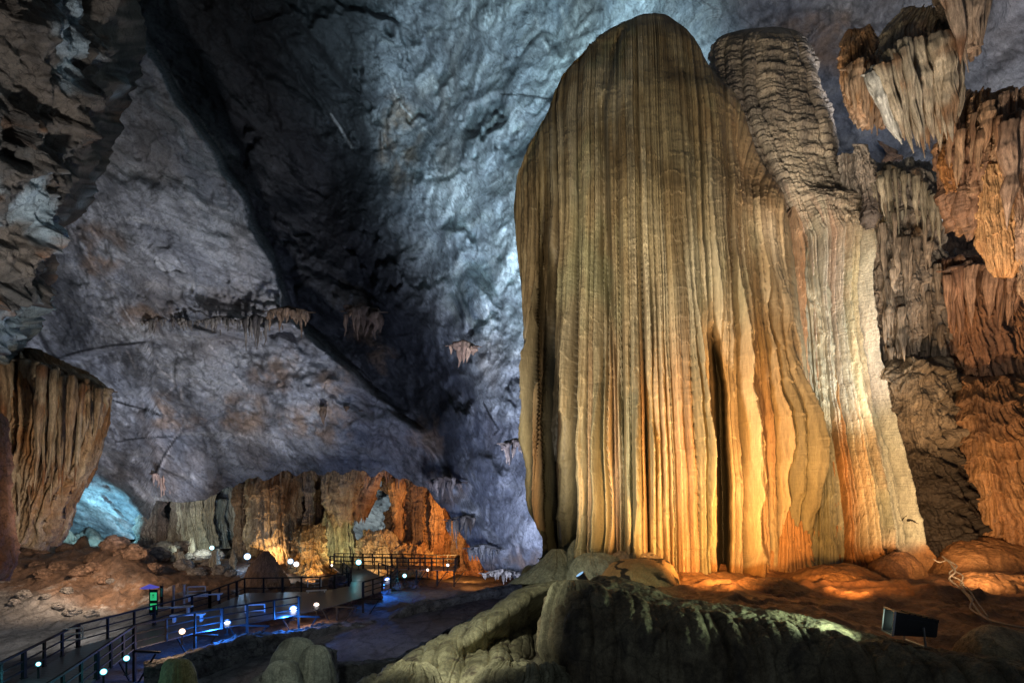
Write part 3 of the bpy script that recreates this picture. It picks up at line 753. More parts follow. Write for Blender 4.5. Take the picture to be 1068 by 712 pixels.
hang('drip_formation', [(170,1015,1050),(200,1018,1060),(235,1020,1064),(262,1023,1066),(278,1028,1062),(289,1036,1052)], 11.6, (.42,.21,.08),(.50,.29,.13),None,
     'smooth orange bulb hanging at the right edge', seed=75, rag=0.0, rough=.04, a1=.1, a2=.03, lump=.2)
hang('drip_formation', [(150,985,1000),(170,980,1006),(195,984,1012),(220,992,1016),(232,1002,1012)], 11.8, (.42,.19,.06),(.34,.15,.05),None,
     'short orange lobe left of the orange bulb', seed=76, rag=.1, rough=.04, a1=.06, a2=.03, lump=.15, nu=160, nv=140)
hang('drip_formation', [(95,1050,1075),(120,1045,1095),(170,1048,1110),(220,1055,1120),(262,1062,1110),(290,1075,1100)], 11.4, (.34,.22,.15),(.44,.30,.2),(.2,.11,.07),
     'rosy stalactite mass cut by the right edge', seed=77, rag=.6, ragn=14)
hang('stalactite', [(150,888,905),(165,890,912),(195,896,916),(220,903,913),(232,907,909)], 14.5, *GRY, 'single grey stalactite hanging below the brown orange cluster', cat='stalactite', seed=78, rag=.2, nu=140, nv=160, n1=4, n2=12, a1=.08, a2=.04)
hang('stalactite_curtain', [(170,915,960),(180,906,975),(205,906,985),(225,912,980),(240,920,965)], 15.8, (.30,.27,.22),(.40,.36,.29),(.2,.14,.1),
     'grey green stalactite curtain on the shoulder right of the shingled column', cat='stalactites', seed=79, rag=.9, ragn=24)
hang('dripstone_column', [(160,880,892),(190,878,905),(215,884,912),(222,890,905),(232,896,902)], 15.5, *GRY, 'small dark dripstone wedge between shingled column and blue gap', cat='dripstone', seed=80, rag=.3, nu=200, nv=200)

def cl(nm, *a, **k): return drips(nm, *a, nu=28, nv=70, flute=7, rough=.10, **k)
PB = [o for o in COL.objects if o.name.startswith('stalactite_cluster')]
cl('blades', [(884,70),(900,60),(915,70),(928,84)], [(886,128),(900,146),(915,142),(930,118)], 30, 12.0, 9, ((.36,.24,.16),(.46,.31,.2),(.36,.18,.07)), None, None, None, PB[0], seed=501, jl=.3, seg=42, dj=.45)
cl('blades', [(912,74),(925,60),(945,48),(965,44),(985,40),(1003,48)], [(948,160),(954,168),(968,172),(984,166),(996,150),(1006,124)], 26, 11.0, 14, ((.42,.34,.24),(.56,.47,.35),(.30,.17,.09)), None, None, None, PB[1], seed=502, jl=.25, dj=.3)
cl('blades', [(905,78),(915,70)], [(938,150),(946,160)], 4, 10.7, 10, ((.62,.60,.55),(.70,.68,.62),None), None, None, None, PB[1], seed=503, jl=.1, dj=.1)
cl('blades', [(968,-40),(985,-45),(1005,-45),(1025,-40)], [(998,40),(1008,78),(1018,76),(1027,58)], 16, 10.9, 13, ((.36,.27,.2),(.48,.36,.27),(.30,.16,.09)), None, None, None, PB[2], seed=504, jl=.3, dj=.25)
DF = [o for o in COL.objects if o.name.startswith('drip_formation')]
cl('blades', [(990,120),(1010,108),(1035,108),(1058,120)], [(985,215),(1005,210),(1030,215),(1060,200)], 40, 11.7, 11, ((.40,.22,.12),(.50,.31,.18),(.24,.13,.07)), None, None, None, DF[0], seed=505, jl=.3, dj=.5, seg=55)
cl('blades', [(1048,130),(1065,115),(1085,120)], [(1050,240),(1068,260),(1090,250)], 12, 11.0, 16, ((.38,.24,.16),(.5,.34,.24),(.22,.12,.07)), None, None, None, DF[3], seed=506, jl=.5, dj=.3)
cl('stalactite_curtain', [(912,192),(928,172),(955,185),(980,205)], [(920,262),(934,268),(958,262),(985,262)], 46, 14.6, 6, ((.30,.27,.20),(.42,.38,.29),(.2,.15,.1)), 'thin grey green stalactites trailing over the rugged hanging column', seed=507, jl=.5)
cl('stalactite_curtain', [(918,225),(945,215),(978,230)], [(926,430),(945,425),(984,440)], 64, 14.45, 6.5, ((.18,.145,.11),(.32,.26,.2),(.09,.075,.06)), 'staggered brown stalactites covering the rugged hanging column', seed=508, jl=.1, seg=48, dj=.35)
cl('stalactite_curtain', [(985,282),(1010,276),(1045,280),(1066,286)], [(990,362),(1012,372),(1040,350),(1066,330)], 26, 13.9, 9, ((.38,.22,.14),(.48,.30,.2),(.2,.11,.07)), 'row of rusty stalactites hanging over the orange drapery', seed=510, jl=.5)

# fringes and stains standing proud of the far wall
def fringe(x0, x1, y0, y1, Y, cols, label, seed, rag=1.4, ragn=22, deep=.35, group=None, cat='stalactites', skew=0):
    L = (y1 - y0) + rag * F / Y * .55
    return drips('stalactite_fringe', [(x0, y0 + 2), ((x0 + x1) / 2, y0 - 2), (x1, y0 + 3)], [(x0 + skew, y0 + L * .7), ((x0 + x1) / 2 + skew, y0 + L), (x1 + skew, y0 + L * .6)],
                 ragn, Y, (x1 - x0) / ragn * 1.9, cols, label, cat, group, mat=M_DRIPFAR, seed=seed, jl=.8, dj=.9, nu=12, nv=24, flute=3, s=.8)
DRK = ((.12,.10,.085),(.20,.17,.14),(.06,.05,.045)); BRN = ((.14,.085,.05),(.20,.125,.075),(.08,.055,.04))
fringe(148, 205, 332, 344, 44.5, DRK, 'wide dark stalactite fringe at the middle of the grey slab', 101, ragn=30)
fringe(206, 252, 332, 342, 43.6, DRK, 'pale tipped stalactite fringe right of the wide dark one', 102, ragn=26)
fringe(254, 278, 330, 362, 43.2, DRK, 'long dark stalactite fringe ending in one deep point', 103, ragn=12, rag=2.5)
fringe(278, 322, 322, 352, 43.0, BRN, 'brown fluted fringe at the right corner of the slab', 104, ragn=16)
fringe(470, 496, 358, 378, 36.5, ((.20,.11,.075),(.26,.15,.10),None), 'small pink brown drip patch on the wall above the small brown curtain', 105, rag=1.2, ragn=7)
fringe(524, 552, 460, 486, 26.5, ((.14,.10,.075),(.20,.15,.11),None), 'small brown drip curtain on the blue wall beside the giant flowstone', 106, rag=1.0, ragn=9)
fringe(360, 398, 322, 372, 47, ((.13,.085,.06),(.19,.12,.08),None), 'long rusty drip patch on the dark recess wall', 107, rag=1.0, ragn=9, deep=.2)
fringe(160, 188, 492, 530, 56, ((.34,.22,.16),(.44,.33,.27),(.2,.1,.07)), 'rusty white drip fringe at the left end of the arch', 108, rag=1.5, ragn=14)
fringe(446, 482, 500, 522, 40, ((.2,.15,.12),(.3,.24,.2),(.12,.08,.06)), 'pale stalactite fringe on the right shoulder of the arch', 109, rag=2.2, ragn=12)
fringe(468, 500, 540, 566, 39, ((.16,.13,.10),(.24,.2,.16),(.1,.07,.05)), 'long thin stalactite fringe over the orange passage', 110, rag=2.4, ragn=14)
fringe(488, 520, 570, 582, 34, ((.13,.12,.11),(.2,.19,.18),(.08,.07,.06)), 'grey stalactite fringe just above the dark passage floor', 111, rag=1.6, ragn=14)
fringe(330, 372, 425, 450, 46.5, BRN, 'brown drip patch low on the slab near its right edge', 112, rag=.8, ragn=12, deep=.2)
fringe(180, 225, 505, 516, 57, GRY, 'grey fringe under the arch left of the dark alcove', 113, rag=1.0, ragn=16)

fringe(262, 330, 488, 494, 61.0, ((.22,.16,.11),(.34,.26,.18),(.12,.08,.06)), 'long brown stalactite row under the left half of the arch', 114, rag=4.2, ragn=34)
fringe(330, 400, 484, 490, 60, ((.26,.18,.12),(.38,.29,.2),(.14,.09,.06)), 'brown stalactite row under the crown of the arch', 115, rag=4.4, ragn=28)
fringe(400, 442, 488, 494, 59.5, ((.34,.2,.13),(.44,.31,.22),(.16,.09,.06)), 'reddish stalactite row under the right of the arch', 116, rag=4.0, ragn=18)
fringe(505, 545, 596, 600, 31, GRY, 'grey stalactite row above the foot of the wall beside the passage', 117, rag=.9, ragn=18)

# left: hanging ribbed mass and the orange wall edge
pillar('ribbed_drapery', [(362,8,20),(372,-5,45),(384,-40,74),(396,-70,97),(404,-80,107),(414,-82,113),(450,-80,107),(480,-78,98),(500,-76,88),(530,-74,74),(548,-70,68),(562,-66,58)],
       31, M_DRIPFAR, gcol((.36,.23,.13),(.52,.40,.28),(.30,.14,.05),.9,.15,121), nu=620, nv=420, deep=.6, rag=.5, ragn=40,
       disp=drip_disp(.40, 19, .26, 74, .08, .9, .10, 121, lf=4, lump=.1, wobk=.6), label='massive ribbed brown and cream drapery hanging at the left edge', cat='drapery')
rd = [o for o in COL.objects if o.name == 'ribbed_drapery'][0]
drips('drip_blades', [(-20,372),(30,376),(60,384),(90,398),(114,408)], [(-10,540),(20,552),(52,545),(82,505),(110,440)], 44, 28.6, 8, ((.34,.23,.14),(.48,.38,.27),(.28,.13,.06)), None, None, None, rd, mat=M_DRIPFAR, seed=520, jl=.45, dj=.7, nu=14, nv=60, flute=4, s=1.0)
pillar('orange_pillar', [(430,-80,2),(450,-90,8),(500,-90,10),(560,-95,14),(590,-100,16),(606,-110,8)], 23, M_MID,
       gcol((.38,.20,.12),(.30,.15,.09),None,.8,.6,131), nu=200, nv=220, deep=.6, disp=drip_disp(.1, 8, .05, 24, .12, .9, .0, 131, lump=.3), label='smooth orange rock pillar cut by the left edge', cat='rock')
#==ARCH==
# ================================================================== INSIDE THE ARCH
rock_sheet('rear_wall', [
    [(40,440,88),(200,440,90),(350,440,92),(450,440,88),(640,440,80)],
    [(40,520,86),(200,520,88),(350,520,90),(450,520,86),(640,520,78)],
    [(40,600,82),(200,600,84),(350,600,86),(450,600,82),(640,600,74)]],
    380, 180, M_FAR, two_tone((.14,.15,.15),(.30,.30,.28),.3,(.06,.05,.05)), amp=3.0, s=.16, cellamp=.9, label='distant grey wall seen through the arch', cat='cave wall', kind='structure')
def far(name, prof, Y, cols, label, seed, cat='column', n1=7, n2=24, a1=.5, a2=.22, rough=.25, rag=0, ledge=.0, nu=240, nv=220, lump=.8, group=None, deep=.8, cre=.2, shape=1.0, ragn=16):
    return pillar(name, prof, Y, M_DRIPFAR, gcol(*cols, .5, cre * .6, seed), nu=nu, nv=nv, deep=deep, rag=rag, ragn=ragn, seed=seed,
                  disp=drip_disp(a1, n1, a2, n2, rough, .55, ledge, seed, lf=6, lump=lump), label=label, cat=cat, group=group)
WRM = ((.36,.25,.14),(.50,.38,.24),(.24,.12,.05)); OLV = ((.36,.34,.20),(.46,.42,.28),(.26,.18,.08)); ORR = ((.44,.22,.08),(.52,.30,.13),(.24,.11,.04))
far('dripstone_column', [(486,270,310),(496,258,314),(520,254,314),(550,256,314),(572,262,314),(588,276,314)], 63, WRM, 'broad orange lit column under the left of the arch', 201, n1=9, n2=30, rag=2.0, ledge=.3)
far('dripstone_column', [(486,308,345),(500,310,338),(530,314,336),(560,312,336),(590,306,340)], 64.5, BRN, 'dark slender column between the orange and the olive columns', 202, n1=6, n2=18, rough=.5, ledge=.3)
far('dripstone_column', [(500,355,368),(508,344,371),(530,338,370),(560,336,370),(582,336,371),(592,336,374)], 63, OLV, 'olive green fluted column in the middle of the arch', 203, n1=8, n2=22)
far('orange_mound', [(548,316,326),(560,310,334),(580,306,338),(600,302,344),(612,300,348)], 59, ((.50,.30,.12),(.60,.42,.2),(.3,.15,.05)), 'knobbly mound glowing orange between two columns', 204, cat='rock', a1=.3, a2=.15, rough=.5, ledge=.3, lump=.9)
far('stalactite_curtain', [(484,330,380),(494,335,378),(510,340,372),(522,348,366)], 60, WRM, 'brown stalactite curtain above the olive column', 205, cat='stalactites', rag=3, nv=120)
far('stalactite_curtain', [(484,368,412),(490,370,398),(505,371,389),(520,373,381)], 60.5, ((.40,.22,.12),(.50,.32,.2),(.2,.1,.05)), 'reddish stalactite curtain beside the pale window in the arch', 206, cat='stalactites', rag=3, nv=120)
far('orange_drapery', [(486,408,440),(500,409,455),(515,411,475),(535,408,488),(560,404,496),(590,400,500),(604,398,500)], 65, ORR, 'big orange drapery filling the right of the arch', 207, cat='drapery', n1=10, n2=34, a1=.7, a2=.3, rough=.6, ledge=.3, nu=360, nv=260, lump=2.2, deep=.5)
far('orange_mound', [(556,388,396),(562,380,404),(570,374,412),(590,370,420),(604,368,424)], 61.5, ((.46,.34,.18),(.56,.42,.25),(.3,.18,.08)), 'domed pale orange mound before the pale window', 208, cat='rock', a1=.3, a2=.15, rough=.5, lump=1.0, ledge=.2)
far('orange_mound', [(570,428,436),(577,418,446),(586,410,458),(604,400,470)], 61, ((.50,.28,.11),(.58,.38,.18),(.3,.14,.05)), 'pointed orange mound against the orange drapery', 209, cat='rock', a1=.3, a2=.15, rough=.6, lump=1.0, ledge=.2)
far('dripstone_column', [(508,182,204),(516,178,206),(540,176,208),(558,178,214),(575,176,220)], 62, ((.26,.24,.18),(.36,.34,.26),(.14,.12,.09)), 'short grey green column left of the dark alcove', 210)
far('dripstone_column', [(508,214,224),(520,213,222),(545,212,222),(570,210,226)], 63, ((.2,.18,.14),(.3,.28,.22),None), 'thin dark column standing at the alcove', 211, a1=.2, n1=4, n2=10)
for k, (x, y0, y1, w, Y, cc, lb) in enumerate([(414,498,590,5,62.5,ORR,'slim orange column at the right jamb of the pale window'),(436,500,575,4,62,BRN,'slim dark column in front of the orange drapery'),(456,508,585,6,61.5,ORR,'knobbly orange column near the right end of the drapery'),
        (478,528,596,4,60,BRN,'short dark column by the orange passage'),(322,492,575,4,62,GRY,'thin grey column between the broad orange one and the olive one'),(250,500,585,5,62.5,BRN,'dark column at the left flank of the broad orange one')]):
    far('dripstone_column', [(y0, x-w*1.5, x+w*1.5), (y0+14, x-w, x+w), ((y0+y1)/2, x-w*.7, x+w*.8), (y1-10, x-w*1.1, x+w), (y1, x-w*1.8, x+w*1.8)], Y, cc, lb, 240+k, rough=.35, a1=.25, a2=.12, n1=4, n2=12, nu=90, nv=160, lump=.5)
far('stalagmite', [(574,276,280),(582,268,287),(592,261,295),(602,256,300),(612,252,304)], 52, ((.30,.19,.13),(.38,.25,.17),(.2,.12,.08)), 'smooth brown cone shaped stalagmite before the orange column', 212, cat='stalagmite', a1=.08, a2=.04, rough=.12, lump=.3, cre=.6)
for k, (x, y0, y1, w, Y, lb) in enumerate([(243,572,598,4,55,'pale stalagmite beside the dark alcove'),(224,572,594,5,56,'pale green lit stalagmite left of the dark alcove'),(178,568,592,5,57,'squat grey stalagmite on the rubble slope'),
        (200,560,580,3,58,'thin dark stalagmite in the rubble'),(186,575,596,6,55,'lumpy stalagmite beside the squat grey one')]):
    far('stalagmite', [(y0, x-1, x+1), (y0+(y1-y0)*.25, x-w*.6, x+w*.6), (y0+(y1-y0)*.6, x-w*.8, x+w*.9), (y1, x-w*1.3, x+w*1.3), (y1+6, x-w*1.6, x+w*1.6)], Y,
        ((.34,.32,.25),(.44,.42,.34),None), lb, 220+k, cat='stalagmite', a1=.15, a2=.08, rough=.25, nu=70, nv=70, lump=.3, n1=4, n2=9)

far('dripstone_column', [(500,150,178),(512,152,174),(535,150,170),(560,146,172),(572,142,178)], 64, GRY, 'dark ragged column at the left end of the arch', 230, rough=.5)
far('dripstone_column', [(520,226,236),(540,225,234),(572,224,240)], 66, ((.3,.3,.27),(.42,.42,.38),None), 'pale thin column deep in the dark alcove', 231, a1=.2, n1=4, n2=10)
far('drip_formation', [(505,236,252),(520,232,256),(545,240,254),(556,244,252)], 68, ((.4,.4,.38),(.5,.5,.47),None), 'pale torn drapery glowing at the back of the alcove', 232, rag=2)
# rubble boulders on the slope
def boulder(px, py, Y, r, seed, col, label, group=None, sq=(1, 1, .7), mat=None, rg=.3):
    n = 48
    th = np.linspace(-np.pi, np.pi, n * 2, endpoint=False); ph = np.linspace(.02, np.pi - .02, n)
    TH, PH = np.meshgrid(th, ph)
    D = np.stack([np.sin(PH) * np.sin(TH), -np.sin(PH) * np.cos(TH), np.cos(PH)], -1)
    cb, cr = cells(D * 1.6, 1.0, seed * 3.1)
    rr = 1 + rg * fbm(D, 1.2, 5, .6, seed * 1.7) * 1.6 + (cr - .5) * rg * .7
    P = D * rr[..., None] * r * np.array(sq)
    c = mix(np.array(col) * .6, np.array(col) * 1.25, smooth(-.25, .25, fbm(D, 2.5, 5, .6, seed)))
    at = list(W(px, py, Y)); k = np.argmin((GROUND[:, 0] - at[0]) ** 2 + (GROUND[:, 1] - at[1]) ** 2); at[2] = GROUND[k, 2] + r * .22
    o = grid_obj('boulder', P + np.array(at), mat or M_MID, c, True, origin=at)
    return tag(o, label, 'boulder', group)
BR = (.24, .15, .10); GY = (.24, .22, .20)
for k, (x, y, Y, r, c) in enumerate([(95,605,47,.9,BR),(82,612,46,.7,BR),(108,612,46,.6,BR),(142,604,49,1.0,BR),(120,585,51,1.2,BR),(150,592,52,.9,BR),(160,600,50,.7,BR),(60,600,48,.7,BR),(45,608,46,.6,BR),
        (165,580,55,1.1,GY),(190,590,54,.9,GY),(205,596,53,.8,GY),(170,566,60,1.3,GY),(210,580,58,1.1,GY),(230,594,54,.8,GY),(192,570,60,1.2,GY),(35,582,54,1.1,BR),(72,576,57,1.0,BR),(25,625,42,.5,GY),(158,572,60,.9,GY),(218,588,56,.7,GY),(198,584,57,.6,GY),(182,582,57,.7,GY),(225,580,59,.8,GY),(240,598,54,.6,GY),(174,590,55,.6,BR),(128,598,49,.6,BR),(100,592,51,.8,BR),(88,590,52,.6,BR),(134,592,50,.7,BR),(15,598,48,.7,BR),(38,596,49,.6,BR),(116,612,46,.4,GY),(70,622,43,.4,GY),(48,628,42,.35,GY),(95,634,41,.45,GY),(15,633,41,.4,GY),(60,637,41,.4,GY),(75,634,41,.5,GY)]):
    boulder(x, y, Y, r, k + 1, c, 'broken rock lying on the rubble slope beyond the walkway', 'loose rocks on the rubble slope', rg=.35)
for k, (x, y, Y, r) in enumerate([(352,612,50,.9),(362,622,48,.8),(372,610,52,1.0),(385,618,49,.8),(378,632,46,.7),(392,628,47,.6),(360,600,55,1.1),(348,628,46,.6),(400,618,50,.6),(412,612,52,.8),(366,640,44,.5),(430,610,54,.7)]):
    boulder(x, y, Y, r, k + 60, (.16, .12, .13), 'dark purplish rock in the jumble between the deck and the far platform', 'dark rocks between deck and platform', rg=.5)
#==FRONT==
# ================================================================== FOREGROUND ROCKS
GN = (.30, .30, .22)
def near_col(a, b, c=None, seed=0):
    return two_tone(a, b, 1.2, c, 2.4, .12, seed)
def rim_fl(P, S):
    U = P[..., 0] * 1.0
    a, ra = flutes(U * 2.3 + fbm(P, .8, 3) * .5, 77, .6); b, rb = flutes(U * 7 + fbm(P, 1.6, 3) * .5, 78, .6)
    front = smooth(1.1, 2.2, (S[..., 1] - np.interp(S[..., 0], [560,630,700,820,930,1068,1300], [606,602,622,640,664,688,716])) / 8)
    return (a * .09 + b * .04) * front
rock_sheet('rim_rock', [
    [(588,640,9.2),(640,632,8.4),(720,640,7.5),(820,655,7.0),(930,680,6.3),(1068,706,5.6),(1350,740,5)],
    [(584,618,8.9),(636,610,8.2),(720,628,7.35),(820,643,6.85),(930,667,6.15),(1068,693,5.5),(1350,728,4.9)],
    [(576,620,8.4),(630,602,7.8),(720,628,7.0),(820,641,6.5),(930,665,5.9),(1068,690,5.25),(1350,725,4.7)],
    [(568,640,7.9),(612,622,7.2),(715,645,6.55),(820,658,6.1),(930,680,5.5),(1068,702,4.95),(1350,735,4.5)],
    [(566,672,7.6),(610,665,6.8),(715,680,6.2),(820,690,5.8),(930,705,5.25),(1068,725,4.75),(1350,755,4.3)],
    [(572,712,7.5),(615,725,6.7),(715,735,6.15),(820,745,5.75),(930,760,5.2),(1068,780,4.7),(1350,800,4.3)],
    [(580,860,7.5),(620,880,6.8),(715,880,6.3),(820,890,6),(930,900,5.4),(1068,930,5),(1350,950,4.6)]],
    760, 420, M_NEAR, lambda P, S, d: mix(mix((.17,.135,.08),(.28,.24,.15), smooth(-.25,.25,fbm(P,1.6,6,.6))), (.10,.085,.06), smooth(.05,.3,fbm(P*np.array([1,1,.35]),2.2,5,.6,9))),
    amp=.05, s=1.6, cellamp=.12, label='long dark rimstone bank across the front with a pale crest', cat='rock', flut=lambda P, S: rim_fl(P, S) + fbm(P, 9, 4, .65) * .035)
# slope rock, left of the bank
rock_sheet('slope_rock', [
    [(352,740,10.3),(425,697,11),(495,653,12.2),(560,611,13.3),(612,594,13.8)],
    [(360,728,9.2),(432,686,9.8),(497,647,10.8),(560,606,12.2),(612,596,12.6)],
    [(378,732,8.7),(446,692,9.2),(508,656,10.2),(566,616,11.4),(614,606,11.6)],
    [(400,742,8.3),(456,706,8.7),(518,672,10.9),(576,636,12.4),(618,622,12.2)],
    [(420,755,8.0),(474,724,8.3),(520,692,9.0),(560,688,10.9),(612,668,11.4)],
    [(440,790,7.8),(494,748,8.0),(538,722,8.3),(575,706,9.0),(612,700,9.6)],
    [(440,950,7.4),(494,930,8.0),(540,900,8.3),(590,880,9),(630,870,9.4)]],
    520, 420, M_NEAR, lambda P, S, d: mix(near_col((.24,.225,.13),(.42,.40,.25),(.12,.10,.07),5)(P, S, d), (.07,.06,.045), smooth(510,560,S[...,0])*smooth(625,650,S[...,1])*.8), amp=.06, s=1.0, cellamp=.2,  # shade of the hollow under the ridge painted into the colour
    label='dark slope of layered rock falling away to the pool rims', cat='rock',
    flut=lambda P, S: (flutes(P[..., 0] * 2.6 + fbm(P, .9, 3) * .7, 81, .6)[0] * .13 + flutes(P[..., 0] * 8 + fbm(P, .9, 3), 82, .6)[0] * .03) * smooth(0, .5, (P[..., 2].max() - P[..., 2]) * .3))
def lobe(prof, Y, label, seed, col=None, a1=.05, rough=.05, deep=.8, nu=220, nv=200, n1=6, name='flowstone_lobe', lean=0, lump=.15, mat=None, cre=.6):
    c = col or ((.29,.275,.17),(.40,.38,.24),(.18,.16,.10))
    return pillar(name, prof, Y, mat or M_NEAR, gcol(*c, 2.0, cre, seed), nu=nu, nv=nv, deep=deep, lean=lean,
                  disp=drip_disp(a1, n1, a1 * .4, n1 * 3, rough, 1.8, .0, seed, lump=lump), label=label, cat='rock')
lobe([(604,588,620),(610,578,640),(622,571,650),(640,566,655),(665,566,650),(700,574,640),(740,580,640)], 7.9, 'smooth grey green draped lobe at the left end of the bank', 301, lean=-1.0, a1=.07, n1=9, deep=.7, rough=.02)
lobe([(690,425,440),(697,412,452),(710,400,462),(740,385,470)], 7.6, 'rounded grey green lobe low on the slope', 303, lean=-.7, a1=.07, rough=.03, deep=.8)
lobe([(692,525,540),(697,510,556),(708,498,566),(735,485,580)], 7.4, 'small scalloped lobe at the bottom edge', 304, lean=-.5, a1=.07, rough=.03)
lobe([(695,545,570),(700,530,590),(720,520,600)], 7.0, 'dark lobe cut by the bottom edge below the bank', 305, a1=.1, rough=.08)
OL = ((.30,.31,.22),(.38,.37,.26),None)
lobe([(572,576,586),(577,570,592),(586,561,602),(596,548,612),(608,530,618)], 12.6, 'grey cone at the foot of the left fold of the giant', 306, OL, a1=.03, rough=.018, lump=.08, name='base_mound', deep=.9)
lobe([(561,604,612),(566,597,618),(576,592,626),(590,591,630),(606,590,640)], 12.3, 'olive mound tucked against the foot of the giant', 307, OL, a1=.03, rough=.018, lump=.08, name='base_mound')
lobe([(576,612,626),(582,600,642),(592,594,655),(606,590,665)], 11.4, 'second olive mound in front of the tucked one', 308, OL, a1=.03, rough=.018, lump=.08, name='base_mound')
lobe([(577,652,668),(580,640,682),(588,628,700),(600,620,712)], 11.8, 'flat grey brown cap stone at the foot of the giant', 309, ((.30,.24,.17),(.36,.28,.2),None), a1=.02, name='base_mound')
def stripes(c, k):
    P = c['P']; n = fbm(P * np.array([1, 1, 1]), 1.2, 4)
    s = np.abs((P[..., 0] * 1.5 + P[..., 2] * 1.1 + n * 1.6) % 1.0 - .5)
    return mix(k, (.03, .02, .015), smooth(.15, .09, s) * smooth(-.25, -.05, fbm(P, .8, 3, off=5)))
pillar('streaked_mound', [(582,668,686),(588,640,698),(600,628,706),(615,622,712),(632,618,722)], 10.2, M_CLAY,
       drip_col((.44,.24,.09),(.52,.32,.14),None,1.5,.8,311,grad=stripes), nu=240, nv=200, deep=.8, lean=-.6, disp=drip_disp(.02,6,.01,18,.03,1.2,0,311,lump=.15),
       label='orange mound streaked with black manganese lines', cat='rock')
OC = ((.36,.18,.07),(.28,.13,.05),(.16,.08,.04))
for k, (pf, Y, lb) in enumerate([([(596,715,745),(602,700,775),(615,690,800),(632,680,810)], 11.4, 'low orange clay swell right of the streaked mound'),
        ([(590,860,880),(596,835,905),(608,815,930),(622,800,945)], 11.6, 'orange clay swell at the foot of the pale skirt'),
        ([(602,790,810),(608,770,830),(620,755,850),(636,745,860)], 10.0, 'low orange swell behind the crest of the bank'),
        ([(575,930,945),(582,915,955),(595,900,965),(612,890,975)], 12.4, 'rounded clay shoulder at the right foot of the skirt'),
        ([(596,1020,1045),(602,1000,1075),(612,985,1100),(625,975,1110)], 11.2, 'smooth orange clay hump behind the tangled cable'),
        ([(560,1000,1040),(566,980,1075),(580,965,1110),(600,955,1120)], 14.0, 'dark banded clay step against the right wall')]):
    lobe(pf, Y, lb, 320 + k, OC, a1=.02, rough=.04, name='clay_mound', deep=.9, mat=M_CLAY, cre=.8)
lobe([(653,1030,1050),(656,1018,1064),(664,1006,1085),(680,996,1110),(700,990,1120)], 6.1, 'pebbly tan boulder by the right end of the bank', 330, ((.34,.24,.13),(.42,.32,.18),None), a1=.0, rough=.03, name='boulder', deep=.9)

# pool rims: low dark walls with pale crests, left of the slope
def dam(name, pts, drop, label, seed, th=.9, nu=420, col=((.13,.125,.115),(.22,.21,.19),(.07,.065,.06))):
    p = np.array(pts, float)
    rows = [p + [0, -3, th], p + [0, -1, th * .6], p, p + [0, 3, -th * .25]]
    q = p.copy(); q[:, 1] += drop * .5; q[:, 2] -= th * .3; rows.append(q)
    q = p.copy(); q[:, 1] += drop; q[:, 2] -= th * .5; rows.append(q)
    q = p.copy(); q[:, 1] += drop * 2.2; q[:, 2] -= th * .5; rows.append(q)
    return rock_sheet(name, rows, nu, 140, M_MID, near_col(*col, seed), amp=.16, s=.9, cellamp=.5, label=label, cat='rimstone', seed=seed)
dam('pool_rim', [(150,694,27),(185,684,28),(225,672,30),(262,663,32),(300,660,33.5),(345,652,36),(395,650,38),(412,640,40),(425,632,41),(470,624,44),(530,612,48),(600,604,52)], 22, 'winding rimstone dam with a lumpy crest beside the walkway', 401)
dam('pool_rim', [(150,760,20),(215,735,21),(275,712,22),(330,692,23.5),(400,690,24),(470,655,27),(530,630,30),(620,600,33)], 60, 'lower dark rimstone wall left of the slope', 402, col=((.10,.10,.095),(.16,.155,.14),(.06,.055,.05)))
dam('pool_rim', [(232,735,16.5),(262,712,17),(290,694,18),(318,682,19.5),(340,678,21),(352,680,22)], 40, 'thin pale rimstone lip near the bottom edge', 403, th=.6)
GRN = ((.22,.23,.18),(.30,.30,.23),(.13,.13,.1))
lobe([(664,304,316),(668,296,324),(676,290,330),(686,284,332),(700,280,332)], 19, 'upper pale grey step stone below the walkway', 410, GRN, a1=.03, rough=.03, lump=.06, name='step_stone')
lobe([(672,324,336),(677,318,342),(688,312,346),(702,308,350),(730,300,355)], 18.2, 'right pale step stone of the three', 411, GRN, a1=.03, rough=.03, lump=.06, name='step_stone')
lobe([(688,290,304),(692,282,310),(702,276,314),(720,270,320)], 17.2, 'lowest pale step stone of the three', 412, GRN, a1=.03, rough=.03, lump=.06, name='step_stone')
lobe([(686,178,194),(690,172,200),(700,168,204),(716,164,208)], 23, 'yellow green lit stone at the bottom edge below the walkway', 413, ((.40,.34,.12),(.46,.40,.18),None), a1=.03, rough=.03, lump=.06, name='step_stone')
